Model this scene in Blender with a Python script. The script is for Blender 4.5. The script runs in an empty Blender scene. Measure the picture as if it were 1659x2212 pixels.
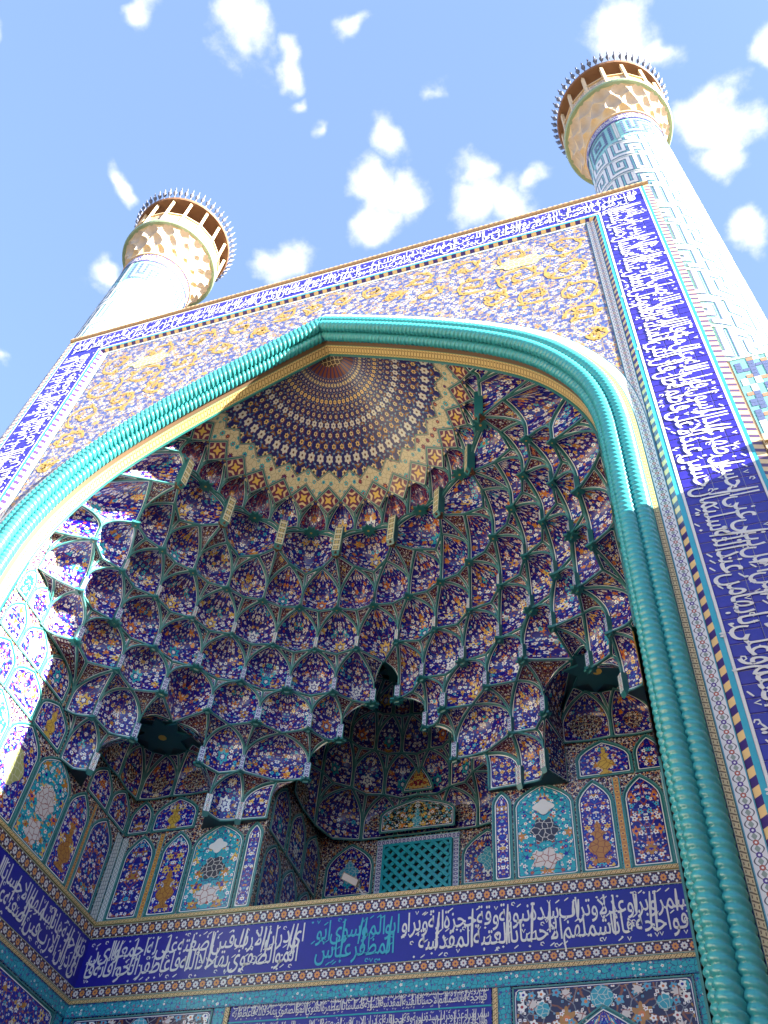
import bpy, math, random
import numpy as np
from mathutils import Vector, Matrix
random.seed(7)
SC = bpy.context.scene
COL = SC.collection
PI = math.pi
rad = math.radians

# ------------------------------------------------------------------ camera
cam = bpy.data.cameras.new('camera')
cam.sensor_fit = 'HORIZONTAL'; cam.sensor_width = 36.0; cam.lens = 36.0 * 2012.0 / 1659.0
cam.clip_start = 0.1; cam.clip_end = 5000
camo = bpy.data.objects.new('camera', cam); COL.objects.link(camo)
CR = ((0.95008546, 0.30266808, 0.07569452), (-0.19531139, 0.76619636, -0.61220633), (-0.24329218, 0.56686433, 0.78706654))
CAM = Vector((6.566, -9.6, 1.6))
camo.matrix_world = Matrix(((CR[0][0], -CR[1][0], -CR[2][0], CAM.x), (CR[0][1], -CR[1][1], -CR[2][1], CAM.y),
                            (CR[0][2], -CR[1][2], -CR[2][2], CAM.z), (0, 0, 0, 1)))
SC.camera = camo
def pix_dir(px, py):                      # photograph pixel (1659 wide) -> world direction
    d = (px - 829.5, py - 1106.0, 2012.0)
    v = Vector([sum(CR[r][c] * d[r] for r in range(3)) for c in range(3)])
    return v.normalized()

# ------------------------------------------------------------------ light and exposure
SUN = Vector((1.0, -0.24, 0.37)).normalized()
SUN_EL = math.asin(SUN.z); SUN_AZ = math.atan2(SUN.x, SUN.y)
sl = bpy.data.lights.new('sun', 'SUN'); sl.energy = 5.0; sl.angle = rad(0.53); sl.color = (1.0, 0.93, 0.80)
so = bpy.data.objects.new('sun', sl); COL.objects.link(so)
so.rotation_euler = SUN.to_track_quat('Z', 'Y').to_euler(); so.location = (40, -20, 60)
SC.view_settings.view_transform = 'Standard'; SC.view_settings.look = 'None'
SC.view_settings.exposure = 3.2; SC.view_settings.gamma = 1.0
SC.view_settings.use_curve_mapping = False
SC.render.engine = 'CYCLES'
SC.cycles.use_denoising = True
SC.cycles.max_bounces = 5; SC.cycles.diffuse_bounces = 3; SC.cycles.glossy_bounces = 2
SC.cycles.sample_clamp_indirect = 6.0; SC.cycles.caustics_reflective = False; SC.cycles.caustics_refractive = False

# ------------------------------------------------------------------ tiny node language
class S:
    def __init__(s, k, t): s.k = k; s.t = t
    def __add__(s, o): return s.t.m('ADD', s, o)
    def __radd__(s, o): return s.t.m('ADD', o, s)
    def __sub__(s, o): return s.t.m('SUBTRACT', s, o)
    def __rsub__(s, o): return s.t.m('SUBTRACT', o, s)
    def __mul__(s, o): return s.t.m('MULTIPLY', s, o)
    def __rmul__(s, o): return s.t.m('MULTIPLY', o, s)
    def __truediv__(s, o): return s.t.m('DIVIDE', s, o)
    def __lt__(s, o): return s.t.m('LESS_THAN', s, o)
    def __gt__(s, o): return s.t.m('GREATER_THAN', s, o)
class T:
    def __init__(s, nt): s.nt = nt
    def n(s, ty, ins=None, **kw):
        nd = s.nt.nodes.new(ty)
        for k, v in kw.items(): setattr(nd, k, v)
        for k, v in (ins or {}).items(): s.put(nd.inputs[k], v)
        return nd
    def put(s, sock, v):
        if isinstance(v, S): s.nt.links.new(v.k, sock)
        elif isinstance(v, tuple) and len(v) == 3 and sock.type == 'RGBA': sock.default_value = (*v, 1)
        else: sock.default_value = v
    def m(s, op, a, b=None, c=None):
        nd = s.nt.nodes.new('ShaderNodeMath'); nd.operation = op
        for i, v in enumerate((a, b, c)):
            if v is not None: s.put(nd.inputs[i], v)
        return S(nd.outputs[0], s)
    def mod(s, a, b): return s.m('FLOORED_MODULO', a, b)
    def fr(s, a): return s.m('FRACT', a)
    def fl(s, a): return s.m('FLOOR', a)
    def ab(s, a): return s.m('ABSOLUTE', a)
    def mn(s, a, b): return s.m('MINIMUM', a, b)
    def mx(s, a, b): return s.m('MAXIMUM', a, b)
    def sin(s, a): return s.m('SINE', a)
    def cos(s, a): return s.m('COSINE', a)
    def sq(s, a): return s.m('SQRT', a)
    def len2(s, x, y): return s.m('SQRT', x * x + y * y)
    def atan2(s, y, x): return s.m('ARCTAN2', y, x)
    def mix(s, f, a, b):
        nd = s.nt.nodes.new('ShaderNodeMix'); nd.data_type = 'RGBA'
        s.put(nd.inputs[0], f); s.put(nd.inputs[6], a); s.put(nd.inputs[7], b)
        return S(nd.outputs[2], s)
    def uv(s):
        nd = s.nt.nodes.new('ShaderNodeUVMap'); nd.uv_map = 'UVMap'
        return S(nd.outputs[0], s)
    def xyz(s, v):
        nd = s.nt.nodes.new('ShaderNodeSeparateXYZ'); s.put(nd.inputs[0], v)
        return [S(o, s) for o in nd.outputs]
    def vec(s, x, y, z=0.0):
        nd = s.nt.nodes.new('ShaderNodeCombineXYZ')
        for i, v in enumerate((x, y, z)): s.put(nd.inputs[i], v)
        return S(nd.outputs[0], s)
    def attr(s, name):
        nd = s.nt.nodes.new('ShaderNodeAttribute'); nd.attribute_name = name
        return S(nd.outputs['Fac'], s)
    def rnd(s):
        return S(s.nt.nodes.new('ShaderNodeObjectInfo').outputs['Random'], s)
    def noise(s, v, scale, detail=3, rough=.5):
        nd = s.n('ShaderNodeTexNoise', {'Scale': scale, 'Detail': detail, 'Roughness': rough})
        if v is not None: s.put(nd.inputs['Vector'], v)
        return S(nd.outputs[0], s)
    def vor(s, v, scale, r=1.0, feature='F1'):
        nd = s.n('ShaderNodeTexVoronoi', voronoi_dimensions='2D', feature=feature)
        s.put(nd.inputs['Vector'], v); nd.inputs['Scale'].default_value = scale; nd.inputs['Randomness'].default_value = r
        return nd
    def pal(s, f, stops):
        nd = s.nt.nodes.new('ShaderNodeValToRGB'); cr = nd.color_ramp; cr.interpolation = 'CONSTANT'
        while len(cr.elements) < len(stops): cr.elements.new(0.5)
        for e, (p, c) in zip(cr.elements, stops): e.position = p; e.color = (*c, 1)
        s.put(nd.inputs[0], f)
        return S(nd.outputs[0], s)

# base colours
NAVY = (0.012, 0.010, 0.27); NAVY2 = (0.010, 0.008, 0.12); COBALT = (0.010, 0.006, 0.30)
TURQ = (0.02, 0.34, 0.40); TEAL = (0.018, 0.15, 0.15); SKYB = (0.04, 0.42, 0.55)
WHITE = (0.78, 0.78, 0.74); CREAM = (0.74, 0.60, 0.33); YEL = (0.68, 0.45, 0.09); ORANGE = (0.60, 0.19, 0.03)
OCHRE = (0.40, 0.20, 0.03); MAROON = (0.13, 0.012, 0.05); RED = (0.32, 0.04, 0.04); BLACK = (0.008, 0.008, 0.014)
GREEN = (0.18, 0.30, 0.06); BRICK = (0.46, 0.31, 0.17)

SKY_T = (.74, .82, 1.0)
# ------------------------------------------------------------------ world: sky with scattered cumulus
wd = bpy.data.worlds.new('World'); SC.world = wd; wd.use_nodes = True
wt = T(wd.node_tree); wd.node_tree.nodes.clear()
sky = wt.n('ShaderNodeTexSky', sky_type='NISHITA', sun_disc=False, sun_elevation=SUN_EL, sun_rotation=SUN_AZ, air_density=1.0, dust_density=1.2, ozone_density=1.0)
geo = wt.n('ShaderNodeTexCoord')
dx, dy, dz = wt.xyz(S(geo.outputs['Generated'], wt))
dzc = wt.mx(dz, 0.12)
cu, cv = dx / dzc, dy / dzc
warp = wt.noise(wt.vec(cu, cv), 5.0, 4, .6)
warp2 = wt.noise(wt.vec(cu + 7.3, cv + 2.1), 5.0, 4, .6)
wu = cu + (warp - .5) * .16; wv = cv + (warp2 - .5) * .16
mask = None
CL = [(535, 40, 48, 1), (325, 40, 26, .8), (655, 112, 26, .8), (645, 182, 14, .6), (830, 300, 44, 1), (770, 395, 48, 1), (860, 430, 40, .9), (795, 490, 44, 1),
      (1025, 370, 44, .9), (1030, 450, 56, 1), (1100, 460, 62, 1), (1165, 395, 34, .8), (1355, 50, 58, 1), (1420, 110, 34, .8), (1520, 270, 62, 1), (1545, 345, 50, 1),
      (1640, 505, 46, 1), (1650, 95, 34, 1), (615, 588, 46, 1), (250, 410, 28, .9), (245, 590, 32, .8), (675, 265, 18, .6), (935, 200, 20, .5), (8, 800, 22, .7), (2, 18, 22, .9), (782, 30, 24, .7)]
def blob(u0, v0, r, k):
    global mask
    a = (wu - u0) / r; b = (wv - v0) / r
    g = (1.0 - wt.len2(a, b)) * k
    mask = g if mask is None else wt.mx(mask, g)
for px, py, r, k in CL:
    d = pix_dir(px, py); e = pix_dir(px + r, py); p = (d.x / d.z, d.y / d.z)
    rr = math.hypot(e.x / e.z - p[0], e.y / e.z - p[1]) * 1.75
    blob(p[0], p[1], rr, k)
rg = random.Random(3)
for i in range(10):                       # the same kind of sky all round, outside the view too
    a, q = rg.uniform(0, 2 * PI), rg.uniform(.5, 4.5)
    u, v = q * math.cos(a), q * math.sin(a)
    if v > -0.2 and abs(u + .15) < 1.3 and v < 2.2: continue
    blob(u, v, rg.uniform(.06, .16) * (1 + q * .4), rg.uniform(.6, 1))
det = wt.noise(wt.vec(cu, cv, .4), 9.0, 9, .68)
fine = wt.noise(wt.vec(cu, cv, 1.7), 34.0, 5, .6)
raw = mask * 1.5 + (det - .5) * 2.4 + (fine - .5) * .5 - .16
dens = wt.mn(wt.mx(raw * .95, 0.0), 1.0)
dens = dens * dens * (3.0 - 2.0 * dens)
skyc = S(sky.outputs[0], wt)
mul = wt.n('ShaderNodeVectorMath', operation='MULTIPLY'); wt.put(mul.inputs[0], skyc); mul.inputs[1].default_value = (SKY_T[0], SKY_T[1], SKY_T[2])
hz = wt.mix(0.30, S(mul.outputs[0], wt), (1.7, 2.5, 4.4))
csh = wt.noise(wt.vec(cu + 3.1, cv, .9), 8.0, 3, .5)
cloudc = wt.mix(csh, (2.9, 3.0, 3.2), (3.6, 3.6, 3.6))
allc = wt.mix(dens * .97, hz, cloudc)
bg = wt.n('ShaderNodeBackground', {'Color': allc, 'Strength': 0.022})
wo = wt.n('ShaderNodeOutputWorld'); wd.node_tree.links.new(bg.outputs[0], wo.inputs[0])
bg.inputs[1].default_value = 0.05
wd.cycles.sampling_method = 'MANUAL'; wd.cycles.sample_map_resolution = 256

# ------------------------------------------------------------------ materials
MATS = {}
def finish(t, name, color, rough=.3, bump=.05, bscale=18., coat=0.0, spec=.5):
    bs = t.n('ShaderNodeBsdfPrincipled', {'Base Color': color, 'Roughness': rough})
    bs.inputs['Specular IOR Level'].default_value = spec
    if coat: bs.inputs['Coat Weight'].default_value = coat; bs.inputs['Coat Roughness'].default_value = .12
    if bump:
        tc = t.n('ShaderNodeTexCoord')
        h = t.noise(S(tc.outputs['Object'], t), bscale, 4, .6)
        b = t.n('ShaderNodeBump', {'Strength': bump, 'Distance': .02, 'Height': h})
        t.nt.links.new(b.outputs[0], bs.inputs['Normal'])
    o = t.n('ShaderNodeOutputMaterial'); t.nt.links.new(bs.outputs[0], o.inputs[0])
def newmat(name):
    m = bpy.data.materials.new(name); m.use_nodes = True; m.node_tree.nodes.clear(); MATS[name] = m
    return m, T(m.node_tree)
def plain(name, c, rough=.3, var=.25, bump=.06, bscale=14., spec=.5):
    m, t = newmat(name)
    tc = t.n('ShaderNodeTexCoord')
    h = t.noise(S(tc.outputs['Object'], t), 5.5, 5, .65)
    g = t.noise(S(tc.outputs['Object'], t), 40., 2, .5)
    k = (h - .5) * (2 * var) + (g - .5) * var
    c2 = tuple(max(0, x * .45) for x in c)
    col = t.mix(t.mn(t.mx(k + .3, 0.), 1.), c, c2)
    finish(t, name, col, rough, bump, bscale, spec=spec)
    return m
plain('teal', (0.02, 0.17, 0.165), .28); plain('turquoise', TURQ, .25); plain('rope', (0.045, 0.37, 0.40), .25, .20, .05, 30)
plain('white', WHITE, .3, .12); plain('cyan_glaze', SKYB, .3, .12); plain('navy', COBALT, .3, .25); plain('cream', CREAM, .5, .15); plain('yellow', YEL, .4)
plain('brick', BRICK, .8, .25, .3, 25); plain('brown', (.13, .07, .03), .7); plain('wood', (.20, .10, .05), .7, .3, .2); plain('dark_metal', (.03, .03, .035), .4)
plain('grey_metal', (.35, .35, .36), .45); plain('spike', (.10, .11, .16), .5); plain('black', (.006, .006, .008), .6); plain('stone', (.5, .46, .4), .7, .2, .2)
plain('plaster', (.62, .53, .40), .8, .2, .2); plain('grout', (.42, .42, .52), .8, .2)
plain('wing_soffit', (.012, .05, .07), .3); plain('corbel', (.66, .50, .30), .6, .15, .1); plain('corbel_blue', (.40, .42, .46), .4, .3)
plain('paving', (.16, .155, .15), .85, .25, .2, 4)

plain('kufic_blue', (.10, .13, .26), .35); plain('arabesque_tile', (.42, .27, .06), .4); plain('kufic_red', (.45, .20, .12), .5); plain('navy_pale', (.10, .09, .36), .35); plain('corbel_niche', (.52, .44, .36), .5); plain('green_rim', (.24, .34, .22), .4); plain('minaret_pale', (.16, .42, .42), .4)
plain('turquoise_dark', (.01, .10, .13), .35); plain('brown_star', (.14, .05, .02), .4)

def flowers(t, vec, scale, r0, stops, randomness=.8, petals=5, pw=.22):
    v = t.vor(vec, scale, randomness)
    col = t.xyz(S(v.outputs['Color'], t))
    px, py, _ = t.xyz(S(v.outputs['Position'], t)); x, y, _ = t.xyz(vec)
    a = t.atan2(y - py, x - px)
    d = S(v.outputs['Distance'], t)
    rr = d * (1.0 + t.cos(a * float(petals)) * pw)
    size = r0 * (.6 + .8 * col[1])
    mk_ = rr < size
    core = d < size * .38
    c = t.pal(col[0], stops)
    cc = t.pal(col[2], [(0, ORANGE), (.4, NAVY), (.7, RED)])
    return mk_, t.mix(core, c, cc)
def border(t, col, w=.045, line=WHITE, outer=TEAL, inner=NAVY2, lw=.016):
    e = t.attr('edge')
    c = t.mix(e < w + lw * 2.2, col, inner)
    c = t.mix(e < w + lw, c, line)
    c = t.mix(e < w, c, outer)
    return c
W5 = [(0, WHITE), (.55, ORANGE), (.66, YEL), (.78, SKYB), (.88, WHITE)]
def floral(name, ground, stops=W5, scale=7.5, r0=.30, vine=(.03, .16, .42), vine2=ORANGE, big=.24, med=True, bw=.045, lw=.016, rough=.22, rot=True, outer=TEAL, inner=NAVY2):
    m, t = newmat(name)
    vec0 = t.uv(); r = t.rnd()
    x, y, _ = t.xyz(vec0)
    vec = t.vec(x + r * (13.7 if rot else 0.), y + r * (7.9 if rot else 0.))
    nz = t.noise(vec, 6., 2); nz2 = t.noise(t.vec(x + 3.3, y + r * 5.), 6., 2)
    vx, vy, _ = t.xyz(vec)
    wv_ = t.vec(vx + (nz - .5) * .12, vy + (nz2 - .5) * .12)
    e1 = S(t.vor(wv_, scale * .62, 1., 'DISTANCE_TO_EDGE').outputs['Distance'], t)
    e2 = S(t.vor(t.vec(vx + 5.2 + (nz2 - .5) * .1, vy + 1.7), scale * .8, 1., 'DISTANCE_TO_EDGE').outputs['Distance'], t)
    col = t.mix(e1 < .045, ground, vine)
    col = t.mix(e2 < .030, col, vine2)
    if big:
        mk3, c3 = flowers(t, t.vec(vx + 2.7, vy + 9.1), scale * .40, big, [(0, OCHRE), (.35, ORANGE), (.6, ground), (.75, YEL), (.88, TURQ)], .9, 6, .3)
        col = t.mix(mk3, col, c3)
    mk2, c2 = flowers(t, t.vec(vx + 4.4, vy + 3.3), scale * 1.55, r0 * .72, stops, .9, 4, .15)
    col = t.mix(mk2, col, c2)
    mk1, c1 = flowers(t, vec, scale, r0, stops)
    col = t.mix(mk1, col, c1)
    if med:
        yy = (y - .40) * .8
        a = t.atan2(yy, x); d = t.len2(x, yy)
        rr = d * (1. + .22 * t.cos(a * 6.))
        on = (r * 7.31); on = t.fr(on)
        mc = t.pal(t.fr(r * 13.7), [(0, TURQ), (.3, YEL), (.5, WHITE), (.7, ORANGE), (.85, TURQ)])
        rim = t.mix(rr < .065, mc, ground); rim = t.mix(rr < .04, rim, WHITE)
        col = t.mix((rr < .12) * (on > .35), col, rim)
    if bw: col = border(t, col, bw, outer=outer, inner=inner, lw=lw)
    finish(t, name, col, rough, .10, 9., spec=.55)
    return m
floral('niche_blue', (0.010, 0.005, 0.20), W5, 7.0, .225, (.012, .05, .30), (.22, .05, .02), .17)
floral('niche_violet', (0.035, 0.006, 0.09), [(0, WHITE), (.3, RED), (.6, ORANGE), (.75, SKYB), (.85, RED)], 8., .18, (.2, .16, .24), RED, .15, False)
floral('wing_blue', (0.008, 0.005, 0.12), W5, 9., .20, (.012, .05, .22), (.18, .05, .02), .15, False, .030, .012)
floral('wing_red', (.07, .008, .035), W5, 10., .18, (.2, .12, .06), (.02, .02, .12), .15, False, .028, .012)
floral('panel_blue', (0.012, 0.010, 0.28), W5, 6.5, .22, (.015, .08, .42), (.30, .06, .02), .18, False, .05, .018)
floral('panel_rust', (0.010, 0.008, 0.20), [(0, WHITE), (.4, ORANGE), (.6, WHITE), (.85, SKYB)], 6., .22, (.32, .06, .02), (.015, .08, .4), .20, False, .05, .018)
floral('panel_turq', TURQ, [(0, WHITE), (.35, NAVY), (.6, YEL), (.75, WHITE), (.9, RED)], 6.2, .21, (.01, .10, .20), (.02, .2, .35), .22, False, .04, .016, inner=(.02, .12, .2))
floral('panel_dark', (0.02, 0.012, 0.045), [(0, WHITE), (.5, (.1, .35, .5)), (.8, WHITE)], 4.2, .24, (.22, .07, .02), (.2, .2, .22), .2, False, .03, .014, outer=NAVY2)
floral('panel_gold', (.62, .42, .12), [(0, RED), (.5, MAROON), (.8, TURQ)], 6., .28, (.35, .1, .03), (.4, .2, .05), .2, False, .04)
floral('panel_peacock', (.01, .012, .02), [(0, WHITE), (.5, YEL), (.8, TURQ)], 8., .25, (.1, .3, .3), (.3, .2, .05), .26, False, .04)
floral('wall_ground', (0.018, 0.010, 0.06), [(0, WHITE), (.6, ORANGE), (.8, RED)], 12., .2, CREAM, (.3, .2, .1), 0, False, 0)

def strip(name, fn, rough=.3):             # painted tile border; UV = (metres along, 0..1 across)
    m, t = newmat(name)
    x, y, _ = t.xyz(t.uv())
    finish(t, name, fn(t, x, y), rough, .06, 12.)
    return m
def f_flower(t, x, y):                     # chain of alternating white and orange rosettes on dark ground
    p = .155
    k = t.fl(x / p); u = (t.fr(x / p) - .5) * p; v = (y - .5) * .24
    a = t.atan2(v, u); d = t.len2(u, v) * (1. + .13 * t.cos(a * 8.))
    odd = t.mod(k, 2.)
    c = t.mix(odd, (.62, .62, .58), (.62, .26, .05))
    bgc = t.mix(t.len2(u, v) < .074, (.05, .018, .02), NAVY2)
    col = t.mix(d < .058, bgc, c); col = t.mix(d < .018, col, MAROON)
    u2 = (t.fr(x / p + .5) - .5) * p; v2 = t.ab(v) - .075
    col = t.mix(t.len2(u2, v2) < .020, col, WHITE)
    col = t.mix((t.ab(y - .5) > .455), col, TEAL); col = t.mix((t.ab(y - .5) > .425) * (t.ab(y - .5) < .455), col, CREAM)
    return col
def f_key(t, x, y):                        # yellow strip with a dark zigzag key
    p = .095
    u = t.fr(x / p)
    z = t.ab((y - .5) - (u - .5) * 1.2)
    line = (z < .14) * (t.ab(u - .5) < .33)
    l2 = (t.ab(y - .26) < .07) * (u > .62) ; l3 = (t.ab(y - .74) < .07) * (u < .38)
    col = t.mix(t.mn(line + l2 + l3, 1.), (.62, .46, .20), (.16, .09, .02))
    return t.mix(t.ab(y - .5) > .43, col, (.10, .20, .12))
def f_scroll(t, x, y):                     # white strip with a vine of hearts and lozenges
    p = .30
    u = t.fr(x / p); v = y - .5
    w1 = t.ab(v - t.sin(u * 2 * PI) * .30) < .035; w2 = t.ab(v + t.sin(u * 2 * PI) * .30) < .035
    col = t.mix(t.mn(w1 + w2, 1.), (.70, .69, .66), (.10, .09, .10))
    d1 = t.ab(u - .25) * .9 + t.ab(v); d2 = t.ab(u - .75) * .9 + t.ab(v)
    col = t.mix(t.mn((d1 < .15) + (d2 < .15), 1.), col, (.25, .30, .24))
    c1 = t.len2((u - .5) * 1.3, v); c0 = t.len2((t.ab(u - .5) - .5) * 1.3, v)
    col = t.mix(c1 < .15, col, (.40, .10, .06)); col = t.mix(c0 < .15, col, (.08, .03, .22)); col = t.mix(t.mn(c0, c1) < .06, col, WHITE)
    col = t.mix(t.ab(v) > .40, col, (.08, .30, .38)); col = t.mix(t.ab(v) > .465, col, BLACK)
    return col
def f_dash(t, x, y):
    u = t.fr(x / .26)
    return t.mix(u < .5, (.70, .50, .22), (.045, .02, .16))
def f_dash2(t, x, y):
    u = t.fr(x / .21 + y * .3)
    return t.mix(u < .42, (.66, .50, .26), (.10, .06, .14))
def f_turq(t, x, y):                       # turquoise border with dark arabesque
    v = t.vec(x, y * .27)
    n = t.noise(v, 9., 2)
    e = S(t.vor(t.vec(x + n * .08, y * .27 + n * .08), 11., .9, 'DISTANCE_TO_EDGE').outputs['Distance'], t)
    col = t.mix(e < .055, TURQ, (.01, .07, .17))
    mk_, c = flowers(t, v, 10., .2, [(0, (.02, .06, .3)), (.5, WHITE), (.75, (.2, .1, .25))])
    col = t.mix(mk_, col, c)
    col = t.mix(t.ab(y - .5) > .46, col, NAVY2)
    return t.mix((t.ab(y - .5) > .40) * (t.ab(y - .5) < .43), col, (.01, .05, .10))
def f_gold(t, x, y):
    u = t.fr(x / .14) - .5
    d = t.len2(u * .14, (y - .5) * .14)
    col = t.mix(d < .045, (.48, .20, .04), (.62, .36, .09)); col = t.mix(d < .018, col, MAROON)
    return t.mix(t.ab(y - .5) > .38, col, TURQ)
def f_guil(t, x, y):
    w = t.ab(y - .5 - t.sin(x * 2 * PI / .16) * .28) < .13; w2 = t.ab(y - .5 + t.sin(x * 2 * PI / .16) * .28) < .13
    col = t.mix(t.mn(w + w2, 1.), (.16, .22, .24), (.66, .63, .56))
    return t.mix(t.ab(y - .5) > .40, col, (.08, .28, .26))
def f_guil_w(t, x, y):
    w = t.ab(y - .5 - t.sin(x * 2 * PI / .2) * .25) < .07; w2 = t.ab(y - .5 + t.sin(x * 2 * PI / .2) * .25) < .07
    col = t.mix(t.mn(w + w2, 1.), (.62, .64, .62), (.22, .28, .28))
    return t.mix(t.ab(y - .5) > .42, col, (.06, .28, .32))
def f_cream(t, x, y):
    u = t.fr(x / .22) - .5; v = y - .5
    d = t.len2(u, v) * (1. + .25 * t.cos(t.atan2(v, u) * 4.))
    col = t.mix(d < .34, (.66, .58, .38), (.10, .12, .10)); col = t.mix(d < .2, col, YEL); col = t.mix(d < .08, col, TURQ)
    return t.mix(t.ab(v) > .42, col, (.10, .25, .20))
def f_white(t, x, y):
    u = t.fr(x / .11) - .5; v = y - .5
    d = t.len2(u, v); col = t.mix(d < .33, (.50, .50, .60), (.05, .04, .22)); col = t.mix(d < .14, col, (.6, .6, .6))
    return t.mix(t.ab(v) > .40, col, (.06, .30, .30))
def f_rail(t, x, y):                       # gallery parapet of pierced brick rosettes
    p = .24
    u = (t.fr(x / p) - .5); v = t.fr(y * 3.0) - .5
    a = t.ab(t.ab(u) - t.ab(v)) < .10; b = (t.ab(u) < .09) + (t.ab(v) < .09)
    return t.mix(t.mn(a + b, 1.), (.16, .09, .06), (.60, .42, .22))
for nm, f in dict(band_flower=f_flower, band_key=f_key, band_scroll=f_scroll, band_dash=f_dash, band_dash2=f_dash2, band_turq=f_turq, band_gold=f_gold, band_guil=f_guil, band_guil_w=f_guil_w, band_cream=f_cream, band_white=f_white, rail=f_rail).items(): strip(nm, f)
def m_spandrel():
    m, t = newmat('spandrel')
    v = t.uv(); x, y, _ = t.xyz(v)
    n = t.noise(v, 3., 2)
    e = S(t.vor(t.vec(x + n * .1, y + n * .1), 4.2, 1., 'DISTANCE_TO_EDGE').outputs['Distance'], t)
    col = t.mix(e < .05, (.045, .06, .20), (.24, .18, .10))
    mk2, c2 = flowers(t, t.vec(x + 3., y), 7.5, .27, [(0, (.30, .28, .22)), (.5, (.06, .14, .26)), (.7, (.30, .20, .07)), (.85, (.32, .31, .28))], 1., 4, .35)
    col = t.mix(mk2, col, c2)
    mk1, c1 = flowers(t, v, 4.6, .28, [(0, (.36, .33, .27)), (.55, (.34, .22, .07)), (.75, (.36, .35, .31))], .9, 6, .3)
    col = t.mix(mk1, col, c1)
    finish(t, 'spandrel', col, .42, .1, 8.)
m_spandrel()
def m_dome():                              # rings of blossoms round the crown; UV = (angle, radius)
    m, t = newmat('dome')
    a, r, _ = t.xyz(t.uv())
    lr = t.m('LOGARITHM', r + .25, 2.718281828) * 9.2
    row = t.fl(lr); odd = t.mod(row, 2.)
    def cell(mult, phase):
        u = t.fr(a * (mult / PI) + odd * .5 + phase) - .5; v = t.fr(lr + phase) - .5
        return u, v
    col = (0.010, 0.008, 0.11)
    w = t.ab(t.fr(a * (32. / PI) + t.sin(lr * PI) * .3) - .5)
    col = t.mix(w < .05, col, (.02, .12, .34))
    w2 = t.ab(t.fr(a * (32. / PI) - t.sin(lr * PI) * .3 + .5) - .5)
    col = t.mix(w2 < .05, col, (.25, .05, .03))
    u, v = cell(16., .5)
    d = t.ab(u) * 1.1 + t.ab(v) * .9
    col = t.mix((d < .26) * (t.mod(row, 2.) < .5), col, (.26, .11, .015)); col = t.mix(d < .10, col, NAVY2)
    u, v = cell(32., .0)
    an = t.atan2(v, u); d = t.len2(u, v) * (1. + .16 * t.cos(an * 6.))
    fc = t.pal(t.fr(row * .618), [(0, (.70, .58, .30)), (.5, (.62, .60, .52)), (.8, (.70, .50, .18))])
    big_ = t.mod(row, 3.) < .5
    col = t.mix(d < (.22 + .12 * big_), col, fc); col = t.mix(d < .10, col, (.10, .03, .02))
    u, v = cell(32., .5)
    col = t.mix(t.len2(u, v) < .13, col, (.22, .34, .42))
    col = t.mix(r < .62, col, t.mix(t.ab(t.fr(a * (16. / PI)) - .5) < .2, (.20, .05, .02), (.03, .02, .10)))
    finish(t, 'dome', col, .3, .08, 10.)
m_dome()
def m_medal():
    m, t = newmat('rosette')
    x, y, _ = t.xyz(t.uv())
    e = S(t.vor(t.vec(x, y), 9., .35, 'DISTANCE_TO_EDGE').outputs['Distance'], t)
    finish(t, 'rosette', t.mix(e < .07, (.06, .03, .02), (.62, .45, .2)), .4)
m_medal()
def m_creamband():
    m, t = newmat('cream_band')
    v = t.uv(); x, y, _ = t.xyz(v)
    mk1, c1 = flowers(t, v, 4.6, .22, [(0, TURQ), (.4, MAROON), (.7, TURQ)], .5, 8, .2)
    e = S(t.vor(v, 9., .9, 'DISTANCE_TO_EDGE').outputs['Distance'], t)
    col = t.mix(e < .03, (.60, .52, .33), (.22, .18, .10)); col = t.mix(mk1, col, c1)
    finish(t, 'cream_band', border(t, col, .025, (.5, .45, .3), TEAL, NAVY2, .012), .35, .08)
m_creamband()
def m_diamond():
    m, t = newmat('diamond')
    x, y, _ = t.xyz(t.uv())
    d = t.ab(x) + t.ab(y); a = t.atan2(y, x)
    rr = t.len2(x, y) * (1. + .35 * t.cos(a * 4.))
    col = t.mix(rr < .17, MAROON, (.66, .50, .26)); col = t.mix(rr < .11, col, MAROON); col = t.mix(rr < .055, col, YEL)
    finish(t, 'diamond', border(t, col, .022, (.5, .42, .28), TEAL, NAVY2, .012), .3, .08)
m_diamond()
def m_minaret():
    m, t = newmat('minaret_tile')
    tc = t.n('ShaderNodeTexCoord'); x, y, z = t.xyz(S(tc.outputs['Object'], t))
    a = t.atan2(y, x)
    u = t.fr(a * 18.); v = t.fr(z * 9.); rowr = t.fr(t.sin(t.fl(z * 9.) * 12.9898) * 43758.5)
    g = t.mn(t.mn(u, 1. - u) * .08, t.mn(v, 1. - v) * .11)
    n = t.noise(S(tc.outputs['Object'], t), 6., 4)
    col = t.mix(n, (.10, .42, .44), (.20, .50, .48)); col = t.mix(rowr * .35, col, (.30, .52, .48))
    col = t.mix(g < .004, col, (.35, .42, .38))
    finish(t, 'minaret_tile', col, .35, .15, 12.)
m_minaret()
def m_tile():
    m, t = newmat('blue_tile')
    r = t.rnd(); tc = t.n('ShaderNodeTexCoord')
    n = t.noise(S(tc.outputs['Object'], t), 7., 4, .6)
    col = t.mix(r * .6, (.022, .016, .30), (.030, .018, .22)); col = t.mix(t.mx(n - .45, 0.) * 1.6, col, (.045, .035, .36))
    finish(t, 'blue_tile', col, .22, .12, 6., spec=.6)
m_tile()
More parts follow.
